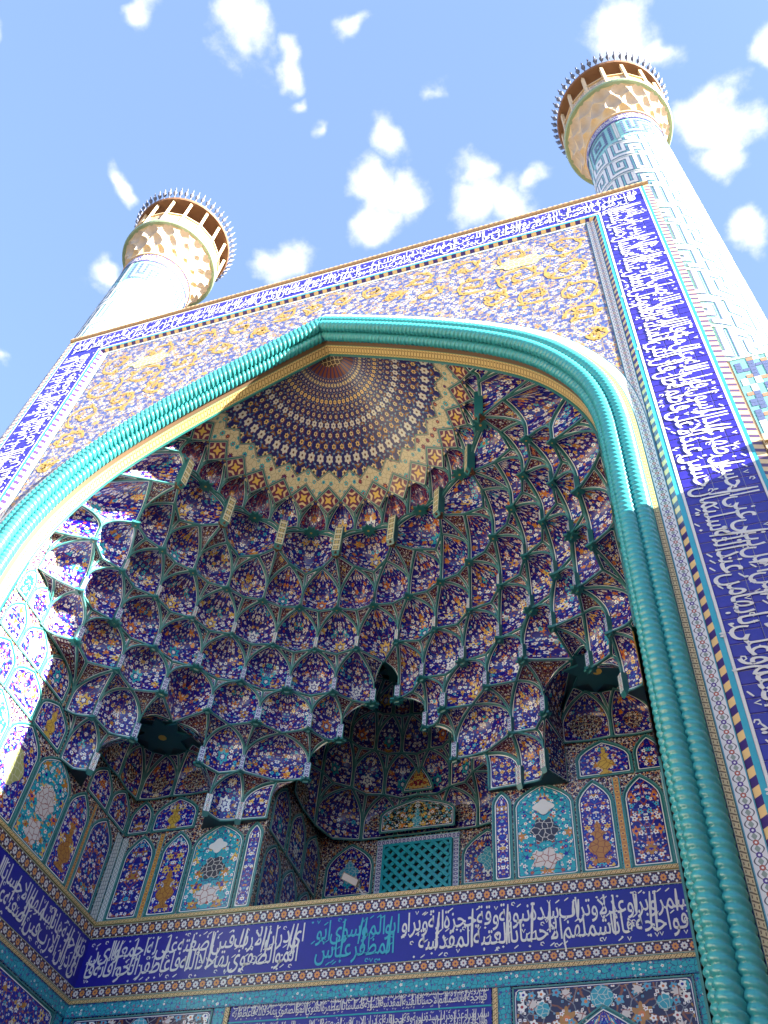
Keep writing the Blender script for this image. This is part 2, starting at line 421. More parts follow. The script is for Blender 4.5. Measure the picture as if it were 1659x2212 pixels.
def m_pat(name, c1, c2, sc=9., th=.06):
    m, t = newmat(name)
    tc = t.n('ShaderNodeTexCoord'); x, y, z = t.xyz(S(tc.outputs['Object'], t))
    v = t.vec(t.ab(x + y), z); n = t.noise(v, 8., 2)
    x2, y2, _ = t.xyz(v)
    e = S(t.vor(t.vec(x2 + n * .06, y2 + n * .06), sc, .9, 'DISTANCE_TO_EDGE').outputs['Distance'], t)
    col = t.mix(e < th, c1, c2)
    finish(t, name, col, .3, .06)
m_pat('medal_dark', (.02, .02, .04), (.55, .52, .46), 8.); m_pat('medal_white', (.62, .58, .54), (.30, .12, .10), 7.); m_pat('medal_green', (.38, .40, .14), (.60, .58, .42), 7.); m_pat('medal_turq', (.03, .32, .42), (.5, .58, .55), 10.)
m_pat('ochre', (.42, .19, .03), (.20, .05, .02), 9.); m_pat('gold', (.58, .38, .06), (.25, .12, .02), 8.)

# ------------------------------------------------------------------ mesh helpers
def link(o, parent=None):
    COL.objects.link(o)
    if parent is not None: o.parent = parent
    return o
def empty(name, parent=None, loc=(0, 0, 0)):
    o = bpy.data.objects.new(name, None); o.location = loc; o.empty_display_size = .3
    return link(o, parent)
def mk(name, vs, fs, mat, parent=None, uv=None, edge=None, smooth=False):
    me = bpy.data.meshes.new(name); me.from_pydata([tuple(map(float, v)) for v in vs], [], fs)
    if uv is not None:
        l = me.uv_layers.new(name='UVMap'); idx = np.empty(len(me.loops), dtype=np.int32); me.loops.foreach_get('vertex_index', idx)
        l.data.foreach_set('uv', np.asarray(uv, dtype=np.float32)[idx].ravel())
    if edge is not None:
        a = me.attributes.new('edge', 'FLOAT', 'POINT'); a.data.foreach_set('value', np.asarray(edge, dtype=np.float32))
    if smooth: me.polygons.foreach_set('use_smooth', [True] * len(me.polygons))
    me.materials.append(MATS[mat])
    return link(bpy.data.objects.new(name, me), parent)
def tag(o, label=None, cat=None, group=None, kind=None):
    for k, v in (('label', label), ('category', cat), ('group', group), ('kind', kind)):
        if v: o[k] = v
    return o
def boxv(x0, x1, y0, y1, z0, z1):
    v = [(x, y, z) for z in (z0, z1) for y in (y0, y1) for x in (x0, x1)]
    f = [(0, 2, 3, 1), (4, 5, 7, 6), (0, 1, 5, 4), (2, 6, 7, 3), (1, 3, 7, 5), (0, 4, 6, 2)]
    return v, f
def box(name, x0, x1, y0, y1, z0, z1, mat, parent=None):
    v, f = boxv(x0, x1, y0, y1, z0, z1)
    return mk(name, v, f, mat, parent)
def join(parts):
    vs, fs = [], []
    for v, f in parts:
        o = len(vs); vs += list(v); fs += [tuple(i + o for i in q) for q in f]
    return vs, fs
def edge_dist(P, loop):
    P = np.asarray(P, float); A = np.asarray(loop, float); B = np.roll(A, -1, 0)
    d = np.full(len(P), 1e9)
    for a, b in zip(A, B):
        ab = b - a; L = ab @ ab
        t = np.clip(((P - a) @ ab) / L, 0, 1) if L > 1e-12 else np.zeros(len(P))
        q = P - (a + t[:, None] * ab)
        d = np.minimum(d, np.sqrt((q * q).sum(1)))
    return d
USAMP = [0, .035, .07, .11, .2, .3, .4, .5, .6, .7, .8, .89, .93, .965, 1]
def grid(fn, us=USAMP, vs_=USAMP):
    P = np.array([[fn(u, v) for u in us] for v in vs_], float)
    n, m = len(us), len(vs_)
    F = [(j * n + i, j * n + i + 1, (j + 1) * n + i + 1, (j + 1) * n + i) for j in range(m - 1) for i in range(n - 1)]
    loop = list(P[0, :]) + list(P[1:, -1]) + list(P[-1, -2::-1]) + list(P[-2:0:-1, 0])
    return P.reshape(-1, 3), F, loop
def patch(name, fn, mat, parent, w, h, us=USAMP, vs_=USAMP, mirror=True, smooth=True):
    P, F, loop = grid(fn, us, vs_)
    uv = [((abs(u - .5) if mirror else u - .5) * w, v * h) for v in vs_ for u in us]
    return mk(name, P, F, mat, parent, uv, edge_dist(P, loop), smooth)
def tube(path, r, sides=4, closed=False, flat=1.0, phase=PI / 4):
    P = [Vector(p) for p in path]; n = len(P); vs, fs = [], []
    ref = Vector((0, 0, 1))
    for i, p in enumerate(P):
        a = P[(i - 1) % n] if (closed or i > 0) else P[0]; b = P[(i + 1) % n] if (closed or i < n - 1) else P[-1]
        tg = (b - a).normalized() if (b - a).length > 1e-9 else Vector((0, 0, 1))
        x = tg.cross(ref)
        if x.length < .1: x = tg.cross(Vector((0, 1, 0)))
        x.normalize(); y = x.cross(tg)
        for k in range(sides):
            an = 2 * PI * k / sides + phase
            vs.append(p + x * (r * math.cos(an)) + y * (r * flat * math.sin(an)))
    m = n if closed else n - 1
    for i in range(m):
        for k in range(sides):
            a, b = i * sides + k, i * sides + (k + 1) % sides
            c, d = ((i + 1) % n) * sides + (k + 1) % sides, ((i + 1) % n) * sides + k
            fs.append((a, b, c, d))
    if not closed:
        fs.append(tuple(range(sides - 1, -1, -1))); fs.append(tuple(range((n - 1) * sides, n * sides)))
    return vs, fs
def ribbon(name, A, B, mat, parent, u0=0.0, smooth=True):   # strip between two polylines, UV = (length, 0..1)
    L = [u0]
    for i in range(1, len(A)): L.append(L[-1] + (Vector(A[i]) - Vector(A[i - 1])).length)
    n = len(A)
    return mk(name, list(A) + list(B), [(i, i + 1, n + i + 1, n + i) for i in range(n - 1)], mat, parent, [(l, 0) for l in L] + [(l, 1) for l in L], None, smooth)
def revolve(prof, n=48, a0=0, a1=2 * PI):
    vs, fs = [], []
    full = abs(a1 - a0 - 2 * PI) < 1e-6
    m = n if full else n + 1
    for k in range(m):
        a = a0 + (a1 - a0) * k / n
        for r, z in prof: vs.append((r * math.cos(a), r * math.sin(a), z))
    p = len(prof)
    for k in range(n):
        for j in range(p - 1):
            a, b = k * p + j, ((k + 1) % m) * p + j
            fs.append((a, b, b + 1, a + 1))
    return vs, fs

# ------------------------------------------------------------------ Arabic lettering
ABASE = dict(zip("ابتثجحخدذرزسشصضطظعغفقكلمنهويةىءأإآؤئ", [0xFE8D, 0xFE8F, 0xFE95, 0xFE99, 0xFE9D, 0xFEA1, 0xFEA5, 0xFEA9, 0xFEAB, 0xFEAD, 0xFEAF, 0xFEB1, 0xFEB5, 0xFEB9, 0xFEBD, 0xFEC1, 0xFEC5, 0xFEC9, 0xFECD, 0xFED1, 0xFED5, 0xFED9, 0xFEDD, 0xFEE1, 0xFEE5, 0xFEE9, 0xFEED, 0xFEF1, 0xFE93, 0xFEEF, 0xFE80, 0xFE83, 0xFE87, 0xFE81, 0xFE85, 0xFE89]))
NOJOIN = set("ادذرزوةىءأإآؤ")
def shape(s):
    out = []; n = len(s); i = 0
    while i < n:
        c = s[i]
        if c not in ABASE: out.append(c); i += 1; continue
        prev = i > 0 and s[i - 1] in ABASE and s[i - 1] not in NOJOIN
        if c == 'ل' and i + 1 < n and s[i + 1] == 'ا': out.append(chr(0xFEFB + (1 if prev else 0))); i += 2; continue
        nxt = i + 1 < n and s[i + 1] in ABASE and s[i + 1] != 'ء' and c not in NOJOIN
        b = ABASE[c]
        o = b if c == 'ء' else b + (1 if prev else 0) if c in NOJOIN else b + (3 if prev and nxt else 2 if nxt else 1 if prev else 0)
        out.append(chr(o)); i += 1
    return ''.join(reversed(out))
def text2d(s):
    cu_ = bpy.data.curves.new('txt', 'FONT'); cu_.body = shape(s); cu_.resolution_u = 2; cu_.size = 1.0; cu_.offset = .006
    o = bpy.data.objects.new('txt', cu_); COL.objects.link(o); bpy.context.view_layer.update()
    me = o.to_mesh()
    V = np.empty(len(me.vertices) * 3); me.vertices.foreach_get('co', V); V = V.reshape(-1, 3)[:, :2].copy()
    F = [tuple(p.vertices) for p in me.polygons]
    o.to_mesh_clear(); bpy.data.objects.remove(o); bpy.data.curves.remove(cu_)
    par = list(range(len(V)))
    def find(a):
        while par[a] != a: par[a] = par[par[a]]; a = par[a]
        return a
    for p in F:
        for k in p[1:]: par[find(k)] = find(p[0])
    ids = {}; cp = np.array([ids.setdefault(find(k), len(ids)) for k in range(len(V))], dtype=float)
    return V, F, cp
def lettering_line(words, L, y0, s, sy, start=0.0):
    """words run right to left over length L; flat points (x from 0 at the right end down to -L, y, layer)"""
    V, F, x = [], [], start; i = 0; miss = 0
    while x < L - .2 * s and miss < len(words):
        wd_ = words[i % len(words)]; i += 1
        if wd_ not in WORDS_CACHE: WORDS_CACHE[wd_] = text2d(wd_)
        v, f, cp = WORDS_CACHE[wd_]
        if len(v) == 0: miss += 1; continue
        w = (v[:, 0].max() - v[:, 0].min()) * s
        if x + w > L + .02: miss += 1; continue
        miss = 0
        q = np.empty((len(v), 3)); q[:, 0] = (v[:, 0] - v[:, 0].max()) * s - x; q[:, 1] = v[:, 1] * s * sy + y0; q[:, 2] = (cp % 4) * .0009
        o = len(V); V += [tuple(p) for p in q]; F += [tuple(k + o for k in ff) for ff in f]
        x += w + .03 * s
    return V, F
WORDS_CACHE = {}
def stroke(pts, w):
    """tapered pen stroke along 2D points"""
    V, F = [], []; n = len(pts)
    for i, (x, y) in enumerate(pts):
        a = pts[max(i - 1, 0)]; b = pts[min(i + 1, n - 1)]
        tx, ty = b[0] - a[0], b[1] - a[1]; l = math.hypot(tx, ty) or 1
        k = w * (.35 + .65 * math.sin(PI * (i + .6) / (n + .2)))
        V += [(x - ty / l * k, y + tx / l * k), (x + ty / l * k, y - tx / l * k)]
    return V, [(2 * i, 2 * i + 1, 2 * i + 3, 2 * i + 2) for i in range(n - 1)]
def thuluth(words1, words2, L, H, seed=0, dens=1.0, sy=1.65):
    """two interlaced lines with tall stems and vowel marks in a band L x H; x runs 0 (right end) to -L"""
    r = random.Random(seed); parts = []; s = H * .33; lay = [.004]
    def lift(VF):
        lay[0] = .004 + (lay[0] - .004 + .0007) % .0042
        return [(x, y, lay[0]) for x, y in VF[0]], VF[1]
    parts.append(lettering_line(words1, L, H * .56, s, sy, .02 * H))
    v, f = lettering_line(words2, L, H * .16, s, sy * 1.05, .10 * H); parts.append(([(x, y, d + .0085) for x, y, d in v], f))
    x = .25 * H
    while x < L - .1 * H:                                    # tall stems of alif and lam
        lean = r.uniform(.02, .07) * H; y0 = r.choice((.14, .14, .30, .50)) * H; y1 = r.uniform(.90, .95) * H
        parts.append(lift(stroke([(-x + lean * k / 6, y0 + (y1 - y0) * k / 6) for k in range(7)], .024 * H)))
        if r.random() < .35: parts.append(lift(stroke([(-x - .09 * H + lean * k / 6, y0 + .1 * H + (y1 - y0 - .1 * H) * k / 6) for k in range(7)], .022 * H)))
        x += r.uniform(.40, .95) * H / dens
    x = .08 * H
    while x < L - .08 * H:                                   # vowel marks, dots, hooks
        for yb in (.06, .33, .50, .90):
            if r.random() < .45:
                cx, cy = -x - r.uniform(0, .1) * H, (yb + r.uniform(-.03, .04)) * H; k = r.random()
                if k < .4: q = stroke([(cx - .04 * H, cy - .028 * H), (cx, cy), (cx + .04 * H, cy + .03 * H)], .013 * H)
                elif k < .6: q = stroke([(cx - .03 * H, cy + .04 * H), (cx, cy - .03 * H), (cx + .035 * H, cy + .035 * H)], .012 * H)
                elif k < .8: q = ([(cx - .026 * H, cy), (cx, cy - .026 * H), (cx + .026 * H, cy), (cx, cy + .026 * H)], [(0, 1, 2, 3)])
                else: q = stroke([(cx + .035 * H * math.cos(a), cy + .035 * H * math.sin(a)) for a in (0, 1.2, 2.4, 3.6, 5.0)], .012 * H)
                parts.append(lift(q))
        x += .13 * H / dens
    return join(parts)
def place_text(name, VF, fn, mat, parent):
    V, F = VF
    return tag(mk(name, [fn(x, y, d) for x, y, d in V], F, mat, parent), kind='stuff')

# ================================================================== SETTING
g = mk('ground', [(-400, -400, 0), (400, -400, 0), (400, 400, 0), (-400, 400, 0)], [(0, 1, 2, 3)], 'paving'); tag(g, kind='structure')

# ================================================================== THE PORTAL
portal = empty('mosque_portal')
tag(portal, 'tall tiled mosque portal with turquoise rope arch and stalactite vault between two minarets', 'portal')

# ---- pointed arch (outer edge of the yellow strip), half profile foot -> apex
HALF = [(7.13, 2.0), (7.13, 10.0), (7.13, 14.0), (7.13, 15.6), (7.11, 16.5), (7.02, 17.35), (6.83, 18.15), (6.50, 18.95), (6.04, 19.75), (5.48, 20.45), (4.80, 21.1), (4.0, 21.75), (3.0, 22.46), (2.0, 23.10), (1.0, 23.70), (0.0, 24.27)]
def catmull(P, n):
    out = []
    for i in range(len(P) - 1):
        p0 = P[max(i - 1, 0)]; p1 = P[i]; p2 = P[i + 1]; p3 = P[min(i + 2, len(P) - 1)]
        for k in range(n):
            t = k / n
            out.append(tuple(.5 * ((2 * b) + (-a + c) * t + (2 * a - 5 * b + 4 * c - d) * t * t + (-a + 3 * b - 3 * c + d) * t ** 3) for a, b, c, d in zip(p0, p1, p2, p3)))
    out.append(P[-1]); return out
HC = catmull(HALF, 10)
def resample(P, step):
    L = [0]
    for i in range(1, len(P)): L.append(L[-1] + math.hypot(P[i][0] - P[i - 1][0], P[i][1] - P[i - 1][1]))
    n = max(2, int(L[-1] / step)); out = []
    xs = np.interp(np.linspace(0, L[-1], n + 1), L, [p[0] for p in P]); zs = np.interp(np.linspace(0, L[-1], n + 1), L, [p[1] for p in P])
    return list(zip(xs, zs))
def half_off(d, step=.25, z0=2.0):
    """half arch curve moved inwards by d (foot -> apex), ending on the axis"""
    P = HC; out = []
    for i in range(len(P)):
        a, b = P[max(i - 1, 0)], P[min(i + 1, len(P) - 1)]
        tx, tz = b[0] - a[0], b[1] - a[1]; l = math.hypot(tx, tz)
        out.append((P[i][0] - tz / l * d, P[i][1] + tx / l * d))
    q = [p for p in out if p[0] > 0]
    a, b = q[-2], q[-1]
    if b[0] > 1e-6: q.append((0.0, b[1] + (b[1] - a[1]) / (b[0] - a[0]) * (0 - b[0])))
    q = [p for p in q if p[1] >= z0 - 1e-6]
    return resample(q, step)
def full_off(d, y, step=.25, z0=2.0):
    h = half_off(d, step, z0)
    return [(x, y, z) for x, z in h] + [(-x, y, z) for x, z in reversed(h[:-1])]
SOFF = half_off(.62, .05)
def arch_x(z):                            # half width of the inner arch edge at height z
    for (x0, z0), (x1, z1) in zip(SOFF, SOFF[1:]):
        if z0 <= z <= z1: return x0 + (x1 - x0) * (z - z0) / max(z1 - z0, 1e-6)
    return 6.45

# ---- mass of the building behind the tiles
body = empty('masonry', portal)
box('side_mass', -8.93, -7.46, .06, 13.0, 0, 27.28, 'brick', body); box('side_mass', 7.46, 8.93, .06, 13.0, 0, 27.28, 'brick', body)
box('top_mass', -7.46, 7.46, .12, 13.0, 25.95, 27.28, 'brick', body)
box('back_mass', -7.46, 7.46, 12.0, 13.0, 0, 25.95, 'brick', body)
# flanking wall stubs with the square kufic panel
for s in (-1, 1):
    x0, x1 = sorted((s * 8.96, s * 14.0))
    box('flank_wall', x0, x1, .02, 4.0, 0, 17.5, 'brick', body)

# ---- inscription frame
frame = empty('inscription_frame', portal)
def vband(name, x0, x1, y, z0, z1, mat, n=40, parent=frame):
    zs = [z0 + (z1 - z0) * i / n for i in range(n + 1)]
    return ribbon(name, [(x0, y, z) for z in zs], [(x1, y, z) for z in zs], mat, parent)
def hband(name, xa, xb, y, z0, z1, mat, n=40, parent=frame):
    xs = [xa + (xb - xa) * i / n for i in range(n + 1)]
    return ribbon(name, [(x, y, z0) for x in xs], [(x, y, z1) for x in xs], mat, parent)
for s in (-1, 1):
    v, f = boxv(min(s * 7.43, s * 8.95), max(s * 7.43, s * 8.95), .0, .056, 0, 27.4); mk('frame_bed', v, f, 'grout', frame)
    vband('striped_edge', s * 8.80, s * 8.95, -.004, 0, 27.36, 'band_dash2')
    vband('cyan_edge', s * 8.74, s * 8.80, -.006, 0, 27.30, 'cyan_glaze'); vband('white_line', s * 8.70, s * 8.735, -.014, 0, 27.22, 'white')
    vband('white_line', s * 7.51, s * 7.55, -.014, 0, 26.2, 'white'); vband('cyan_edge', s * 7.43, s * 7.505, -.006, 0, 26.07, 'cyan_glaze')
v, f = boxv(-7.43, 7.43, .0, .056, 26.07, 27.4); mk('frame_bed', v, f, 'grout', frame)
hband('cyan_edge', -7.43, 7.43, -.007, 26.07, 26.12, 'cyan_glaze'); hband('white_line', -7.55, 7.55, -.015, 26.15, 26.19, 'white'); hband('white_line', -8.7, 8.7, -.015, 27.18, 27.215, 'white')
# twisted brick cornice along the top edge
def twist(path, r, pitch, amp, strands, step, sides):
    """rope: circle swept along path with helical lobes"""
    P = [Vector(p) for p in path]; L = [0.0]
    for i in range(1, len(P)): L.append(L[-1] + (P[i] - P[i - 1]).length)
    n = int(L[-1] / step); q = np.linspace(0, L[-1], n + 1)
    C = np.stack([np.interp(q, L, [p[k] for p in P]) for k in range(3)], 1)
    tg = np.gradient(C, axis=0); k_ = max(2, int(.12 / step))
    ker = np.ones(2 * k_ + 1) / (2 * k_ + 1)
    tg = np.stack([np.convolve(np.pad(tg[:, c], k_, mode='edge'), ker, mode='valid') for c in range(3)], 1)
    tg /= np.linalg.norm(tg, axis=1)[:, None]
    Y = np.tile(np.array([0., 1., 0.]), (n + 1, 1)); N = np.cross(Y, tg); N /= np.linalg.norm(N, axis=1)[:, None]
    ph = np.arange(sides) * 2 * PI / sides
    th = strands * (ph[None, :] + 2 * PI * q[:, None] / pitch)
    lobe = np.abs(np.cos(th / 2)) ** .55
    fine = .018 * np.cos(th * 5)
    R = r * (1 - amp + amp * lobe + fine * lobe)
    V = C[:, None, :] + R[..., None] * (np.cos(ph)[None, :, None] * N[:, None, :] + np.sin(ph)[None, :, None] * Y[:, None, :])
    F = []
    for i in range(n):
        a = i * sides
        F += [(a + k, a + (k + 1) % sides, a + sides + (k + 1) % sides, a + sides + k) for k in range(sides)]
    return V.reshape(-1, 3), F
v, f = twist([(-8.95, .0, 27.36), (8.95, .0, 27.36)], .085, .30, .22, 2, .03, 10); mk('cornice_rope', v, f, 'brick', frame, smooth=True)
# chamfer with yellow and blue dashes
for s in (-1, 1):
    zs = [26.07 * i / 100 for i in range(101)]
    ribbon('dash_strip', [(s * 7.43, -.001, z) for z in zs], [(s * 7.35, .08, min(z, 25.99)) for z in zs], 'band_dash', frame)
xs = [-7.43 + 14.86 * i / 60 for i in range(61)]
ribbon('dash_strip', [(x, -.001, 26.07) for x in xs], [(max(-7.35, min(7.35, x)), .08, 25.99) for x in xs], 'band_dash', frame)

# glazed tiles of the inscription (joints show on the sunlit pilaster)
TS = .232
tile_me = None
def tile_mesh(w, h):
    b = .012; v = [(-w, 0, -h), (w, 0, -h), (w, 0, h), (-w, 0, h), (-w + b, -.008, -h + b), (w - b, -.008, -h + b), (w - b, -.008, h - b), (-w + b, -.008, h - b)]
    me = bpy.data.meshes.new('tile'); me.from_pydata(v, [], [(4, 5, 6, 7), (0, 1, 5, 4), (1, 2, 6, 5), (2, 3, 7, 6), (3, 0, 4, 7)]); me.materials.append(MATS['blue_tile'])
    return me, v, [(4, 5, 6, 7), (0, 1, 5, 4), (1, 2, 6, 5), (2, 3, 7, 6), (3, 0, 4, 7)]
TW = (8.70 - 7.55) / 5
tme, tv, tf = tile_mesh(TW / 2 - .003, TW / 2 - .003)
cnt = 0; rest = []
def put_tile(x, z, near):
    global cnt
    if near and cnt < 300:
        o = bpy.data.objects.new('tile', tme); o.location = (x, -.002, z); link(o, frame); cnt += 1
    else: rest.append(([(a + x, b - .002, c + z) for a, b, c in tv], tf))
z = 7.0
while z < 26.1:
    for i in range(5): put_tile(7.55 + TW * (i + .5), z + TW / 2, z < 20.6)
    z += TW
ztop = z
z = 12.0
while z < 26.1:
    for i in range(5): put_tile(-7.55 - TW * (i + .5), z + TW / 2, False)
    z += TW
nx = int(17.4 / TW)
for i in range(nx):
    for j in range(4): put_tile(-8.7 + 17.4 / nx * (i + .5), 26.22 + .24 * (j + .5) , False) if abs(-8.7 + 17.4 / nx * (i + .5)) < 7.5 or j > 1 else None
v, f = join(rest); tag(mk('tile_field', v, f, 'blue_tile', frame), kind='stuff')
v, f = boxv(-8.7, 8.7, -.0015, -.0005, 26.2, 27.18); mk('tile_bed', v, f, 'navy', frame)
WA = "فقلنا ميز حفا و صلى الله هو دروه لقد رضي الله عن المؤمنين اذ يبايعونك تحت الشجره فعلم ما في قلوبهم".split()
WB = "قال رسول الله صلى الله عليه و آله مثل اهل بيتي عنى الحسين ظهر عند الرسول قول الله و علي منه".split()
WC = "قال النبي انا مدينة العلم و علي بابها من عند الله سليمان حسين عبد الاعلى فاطمه ظل".split()
place_text('lettering', thuluth(WB, WC, 19.2, 1.12, 1), lambda x, y, d: (7.565 + y, -.013 - d, 7.0 - x), 'white', frame)
place_text('lettering', thuluth(WA, WB, 17.2, .92, 2, 1.0), lambda x, y, d: (8.6 + x, -.014 - d, 26.225 + y), 'white', frame)
place_text('lettering', thuluth(WC, WA, 14.0, 1.12, 3), lambda x, y, d: (-7.565 - y, -.013 - d, 26.1 + x), 'white', frame)

# ---- spandrels
spand = empty('spandrel_wall', portal)
YS = .08
def arch_z(x, d=0.):
    h = half_off(d, .06)
    return np.interp(abs(x), [p[0] for p in reversed(h)], [p[1] for p in reversed(h)])
H2 = half_off(-.20, .06); H2x = [p[0] for p in reversed(H2)]; H2z = [p[1] for p in reversed(H2)]
for s in (-1, 1):
    N = 90; X = [7.13 * i / N for i in range(N + 1)]
    zl = [float(np.interp(x, H2x, H2z)) for x in X]; zl[-1] = 16.6
    K = 12
    vs, uv = [], []
    for x, zb in zip(X, zl):
        for k in range(K + 1):
            z = zb + (25.99 - zb) * k / K; vs.append((s * x, YS, z)); uv.append((x, z))
    mk('spandrel', vs, [(i * (K + 1) + k, (i + 1) * (K + 1) + k, (i + 1) * (K + 1) + k + 1, i * (K + 1) + k + 1) for i in range(N) for k in range(K)], 'spandrel', spand, uv)
    vband('scroll_strip', s * 7.13, s * 7.35, YS - .006, 0, 25.99, 'band_scroll', 80, spand)
hband('scroll_strip', -7.13, 7.13, YS - .008, 25.86, 25.99, 'band_guil', 60, spand)
a = full_off(-.20, YS - .012, .25, 14.5); b = full_off(0., YS - .012, .25, 14.5)
n = min(len(a), len(b)); 
def match(A, B, n=220):
    def rs(P):
        L = [0]
        for i in range(1, len(P)): L.append(L[-1] + math.dist(P[i], P[i - 1]))
        q = np.linspace(0, L[-1], n + 1); return [tuple(np.interp(t, L, [p[k] for p in P]) for k in range(3)) for t in q]
    return rs(A), rs(B)
A_, B_ = match(a, b); ribbon('arch_scroll', A_, B_, 'band_scroll', spand)
A_, B_ = match(full_off(0., YS - .02, .2), full_off(.09, YS - .02, .2), 300); ribbon('arch_key', A_, B_, 'band_key', spand)
A_, B_ = match(full_off(.09, YS - .02, .2), full_off(.20, YS + .22, .2), 300); ribbon('arch_reveal', A_, B_, 'navy', spand)
# arabesque scrolls of yellow tile on the spandrels
def spiral(cx, cz, r0, turns, a0, dirn, n=60):
    P = []
    for i in range(n + 1):
        t = i / n; r = r0 * (1 - .86 * t); a = a0 + dirn * turns * 2 * PI * t
        P.append((cx + r * math.cos(a), cz + r * math.sin(a)))
    return P
def inside(x, z, m=.12): return m < x < 7.05 and z < 25.80 and z > float(np.interp(x, H2x, H2z)) + m
def flat_stroke(P, w0, w1, s, y):
    V, F = [], []; n = len(P)
    ok = []
    for i, (x, z) in enumerate(P):
        a, b = P[max(0, i - 1)], P[min(n - 1, i + 1)]; tx, tz = b[0] - a[0], b[1] - a[1]; l = math.hypot(tx, tz) or 1
        w = w0 + (w1 - w0) * i / n; ok.append(inside(x, z))
        V += [(s * (x - tz / l * w), y, z + tx / l * w), (s * (x + tz / l * w), y, z - tx / l * w)]
    F = [(2 * i, 2 * i + 1, 2 * i + 3, 2 * i + 2) for i in range(n - 1) if ok[i] and ok[i + 1]]
    return V, F
rs_ = random.Random(11); SPIR = []
for cx, cz, r in [(6.45, 24.9, .62), (5.2, 25.0, .58), (3.9, 25.05, .5), (2.6, 25.1, .45), (1.3, 25.2, .38), (6.5, 23.5, .62), (5.3, 23.7, .6), (4.1, 23.9, .5), (2.9, 24.1, .4), (6.55, 22.1, .58), (5.6, 22.5, .5), (6.6, 20.9, .45), (6.75, 19.8, .3), (4.6, 22.75, .4), (.4, 25.15, .3), (1.9, 24.5, .3)]:
    SPIR.append((cx, cz, r, rs_.uniform(1.1, 1.6), rs_.uniform(0, 6.28), rs_.choice((-1, 1))))
for s in (-1, 1):
    parts = []
    for cx, cz, r, tn, a0, dr in SPIR:
        P = spiral(cx, cz, r, tn, a0, dr); parts.append(flat_stroke(P, .032, .014, s, YS - .006))
        parts.append(flat_stroke([(x + .07 * math.cos(i * .9), z + .07 * math.sin(i * .9)) for i, (x, z) in enumerate(P[::2])], .02, .012, s, YS - .007))
        for k in (8, 22, 38, 50):
            x, z = P[k]
            if not inside(x, z, .2): continue
            aa = rs_.uniform(0, 6.28)
            parts.append(flat_stroke([(x + .17 * t * math.cos(aa + t), z + .17 * t * math.sin(aa + t)) for t in (0, .25, .5, .75, 1, 1.2)], .055, .008, s, YS - .008))
            parts.append(flat_stroke([(x + .15 * t * math.cos(aa + 2.2 - t), z + .15 * t * math.sin(aa + 2.2 - t)) for t in (0, .3, .6, .9, 1.1)], .05, .008, s, YS - .008))
    v, f = join(parts); tag(mk('arabesque', v, f, 'arabesque_tile', spand), kind='stuff')
    v = [(s * (5.35 + .62 * math.cos(a) * (1 + .12 * math.cos(6 * a))), YS - .010, 24.55 + .30 * math.sin(a) * (1 + .12 * math.cos(6 * a))) for a in [2 * PI * k / 48 for k in range(48)]]
    mk('cartouche', v, [tuple(range(48))], 'medal_green', spand)

# ---- the three turquoise ropes of the arch
ropes = empty('rope_moulding', portal)
for d, y, r in ((.245, .035, .150), (.49, .015, .150), (.56, .27, .145)):
    v, f = twist([(x, y, z) for x, _, z in full_off(d, y, .05, 3.0)], r, .25 if y < .2 else .24, .26, 2, .0125, 18)
    mk('rope', v, f, 'rope', ropes, smooth=True)
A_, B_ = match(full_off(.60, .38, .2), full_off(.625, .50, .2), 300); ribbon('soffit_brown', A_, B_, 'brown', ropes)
A_, B_ = match(full_off(.625, .50, .2), full_off(.64, .78, .2), 300); ribbon('soffit_key', A_, B_, 'band_key', ropes)
v, f = tube(full_off(.66, .79, .1), .03, 6); mk('soffit_bead', v, f, 'teal', ropes)
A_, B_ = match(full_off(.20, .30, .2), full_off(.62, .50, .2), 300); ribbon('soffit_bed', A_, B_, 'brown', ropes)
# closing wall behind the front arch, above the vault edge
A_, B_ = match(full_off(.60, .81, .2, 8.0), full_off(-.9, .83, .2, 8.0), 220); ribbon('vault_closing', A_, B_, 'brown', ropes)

# ================================================================== THE VAULT OF THE PORTAL (muqarnas)
Y0 = .8
def pt(th, R, z): return Vector((R * math.cos(rad(th)), Y0 + R * math.sin(rad(th)), z))
def zdome(R): return 23.62 - .34 * R - .060 * R * R
class Nd:
    def __init__(s, k, p): s.k = k; s.p = Vector(p)
def Lp(th, R, z): return Nd('L', pt(th, R, z))
def Cp(th, R, z): return Nd('C', pt(th, R, z))
def arc(Lv, U, h0, s):
    zs = Lv.z + h0 * (U.z - Lv.z); a = s * PI / 2; k = 1 - math.cos(a)
    return Vector((Lv.x + (U.x - Lv.x) * k, Lv.y + (U.y - Lv.y) * k, zs + (U.z - zs) * math.sin(a)))
def side(Lv, U, h0, v):
    q = .38
    if v < q: return Vector((Lv.x, Lv.y, Lv.z + h0 * (U.z - Lv.z) * v / q))
    return arc(Lv, U, h0, (v - q) / (1 - q))
VSAMP = [0, .04, .09, .16, .26, .38, .48, .57, .66, .74, .81, .87, .92, .96, 1]
TSAMP = [0, .07, .15, .3, .5, .7, .85, .93, 1]; SSAMP = [0, .25, .42, .55, .66, .76, .85, .92, .96, 1]
def pendant_mesh(w, d, h, taper=.12):
    """narrow hanging bar: glazed front face with a painted strip, mitred foot"""
    f0 = -h * .0
    v = [(-w, d, 0), (w, d, 0), (w, d, h), (-w, d, h), (-w * .75, -d * .1, -taper), (w * .75, -d * .1, -taper), (w, -d, .0), (-w, -d, .0), (w, -d, h), (-w, -d, h)]
    f = [(7, 6, 8, 9), (4, 5, 6, 7), (6, 1, 2, 8), (0, 7, 9, 3), (4, 7, 0), (6, 5, 1), (0, 1, 5, 4), (3, 9, 8, 2)]
    return v, f
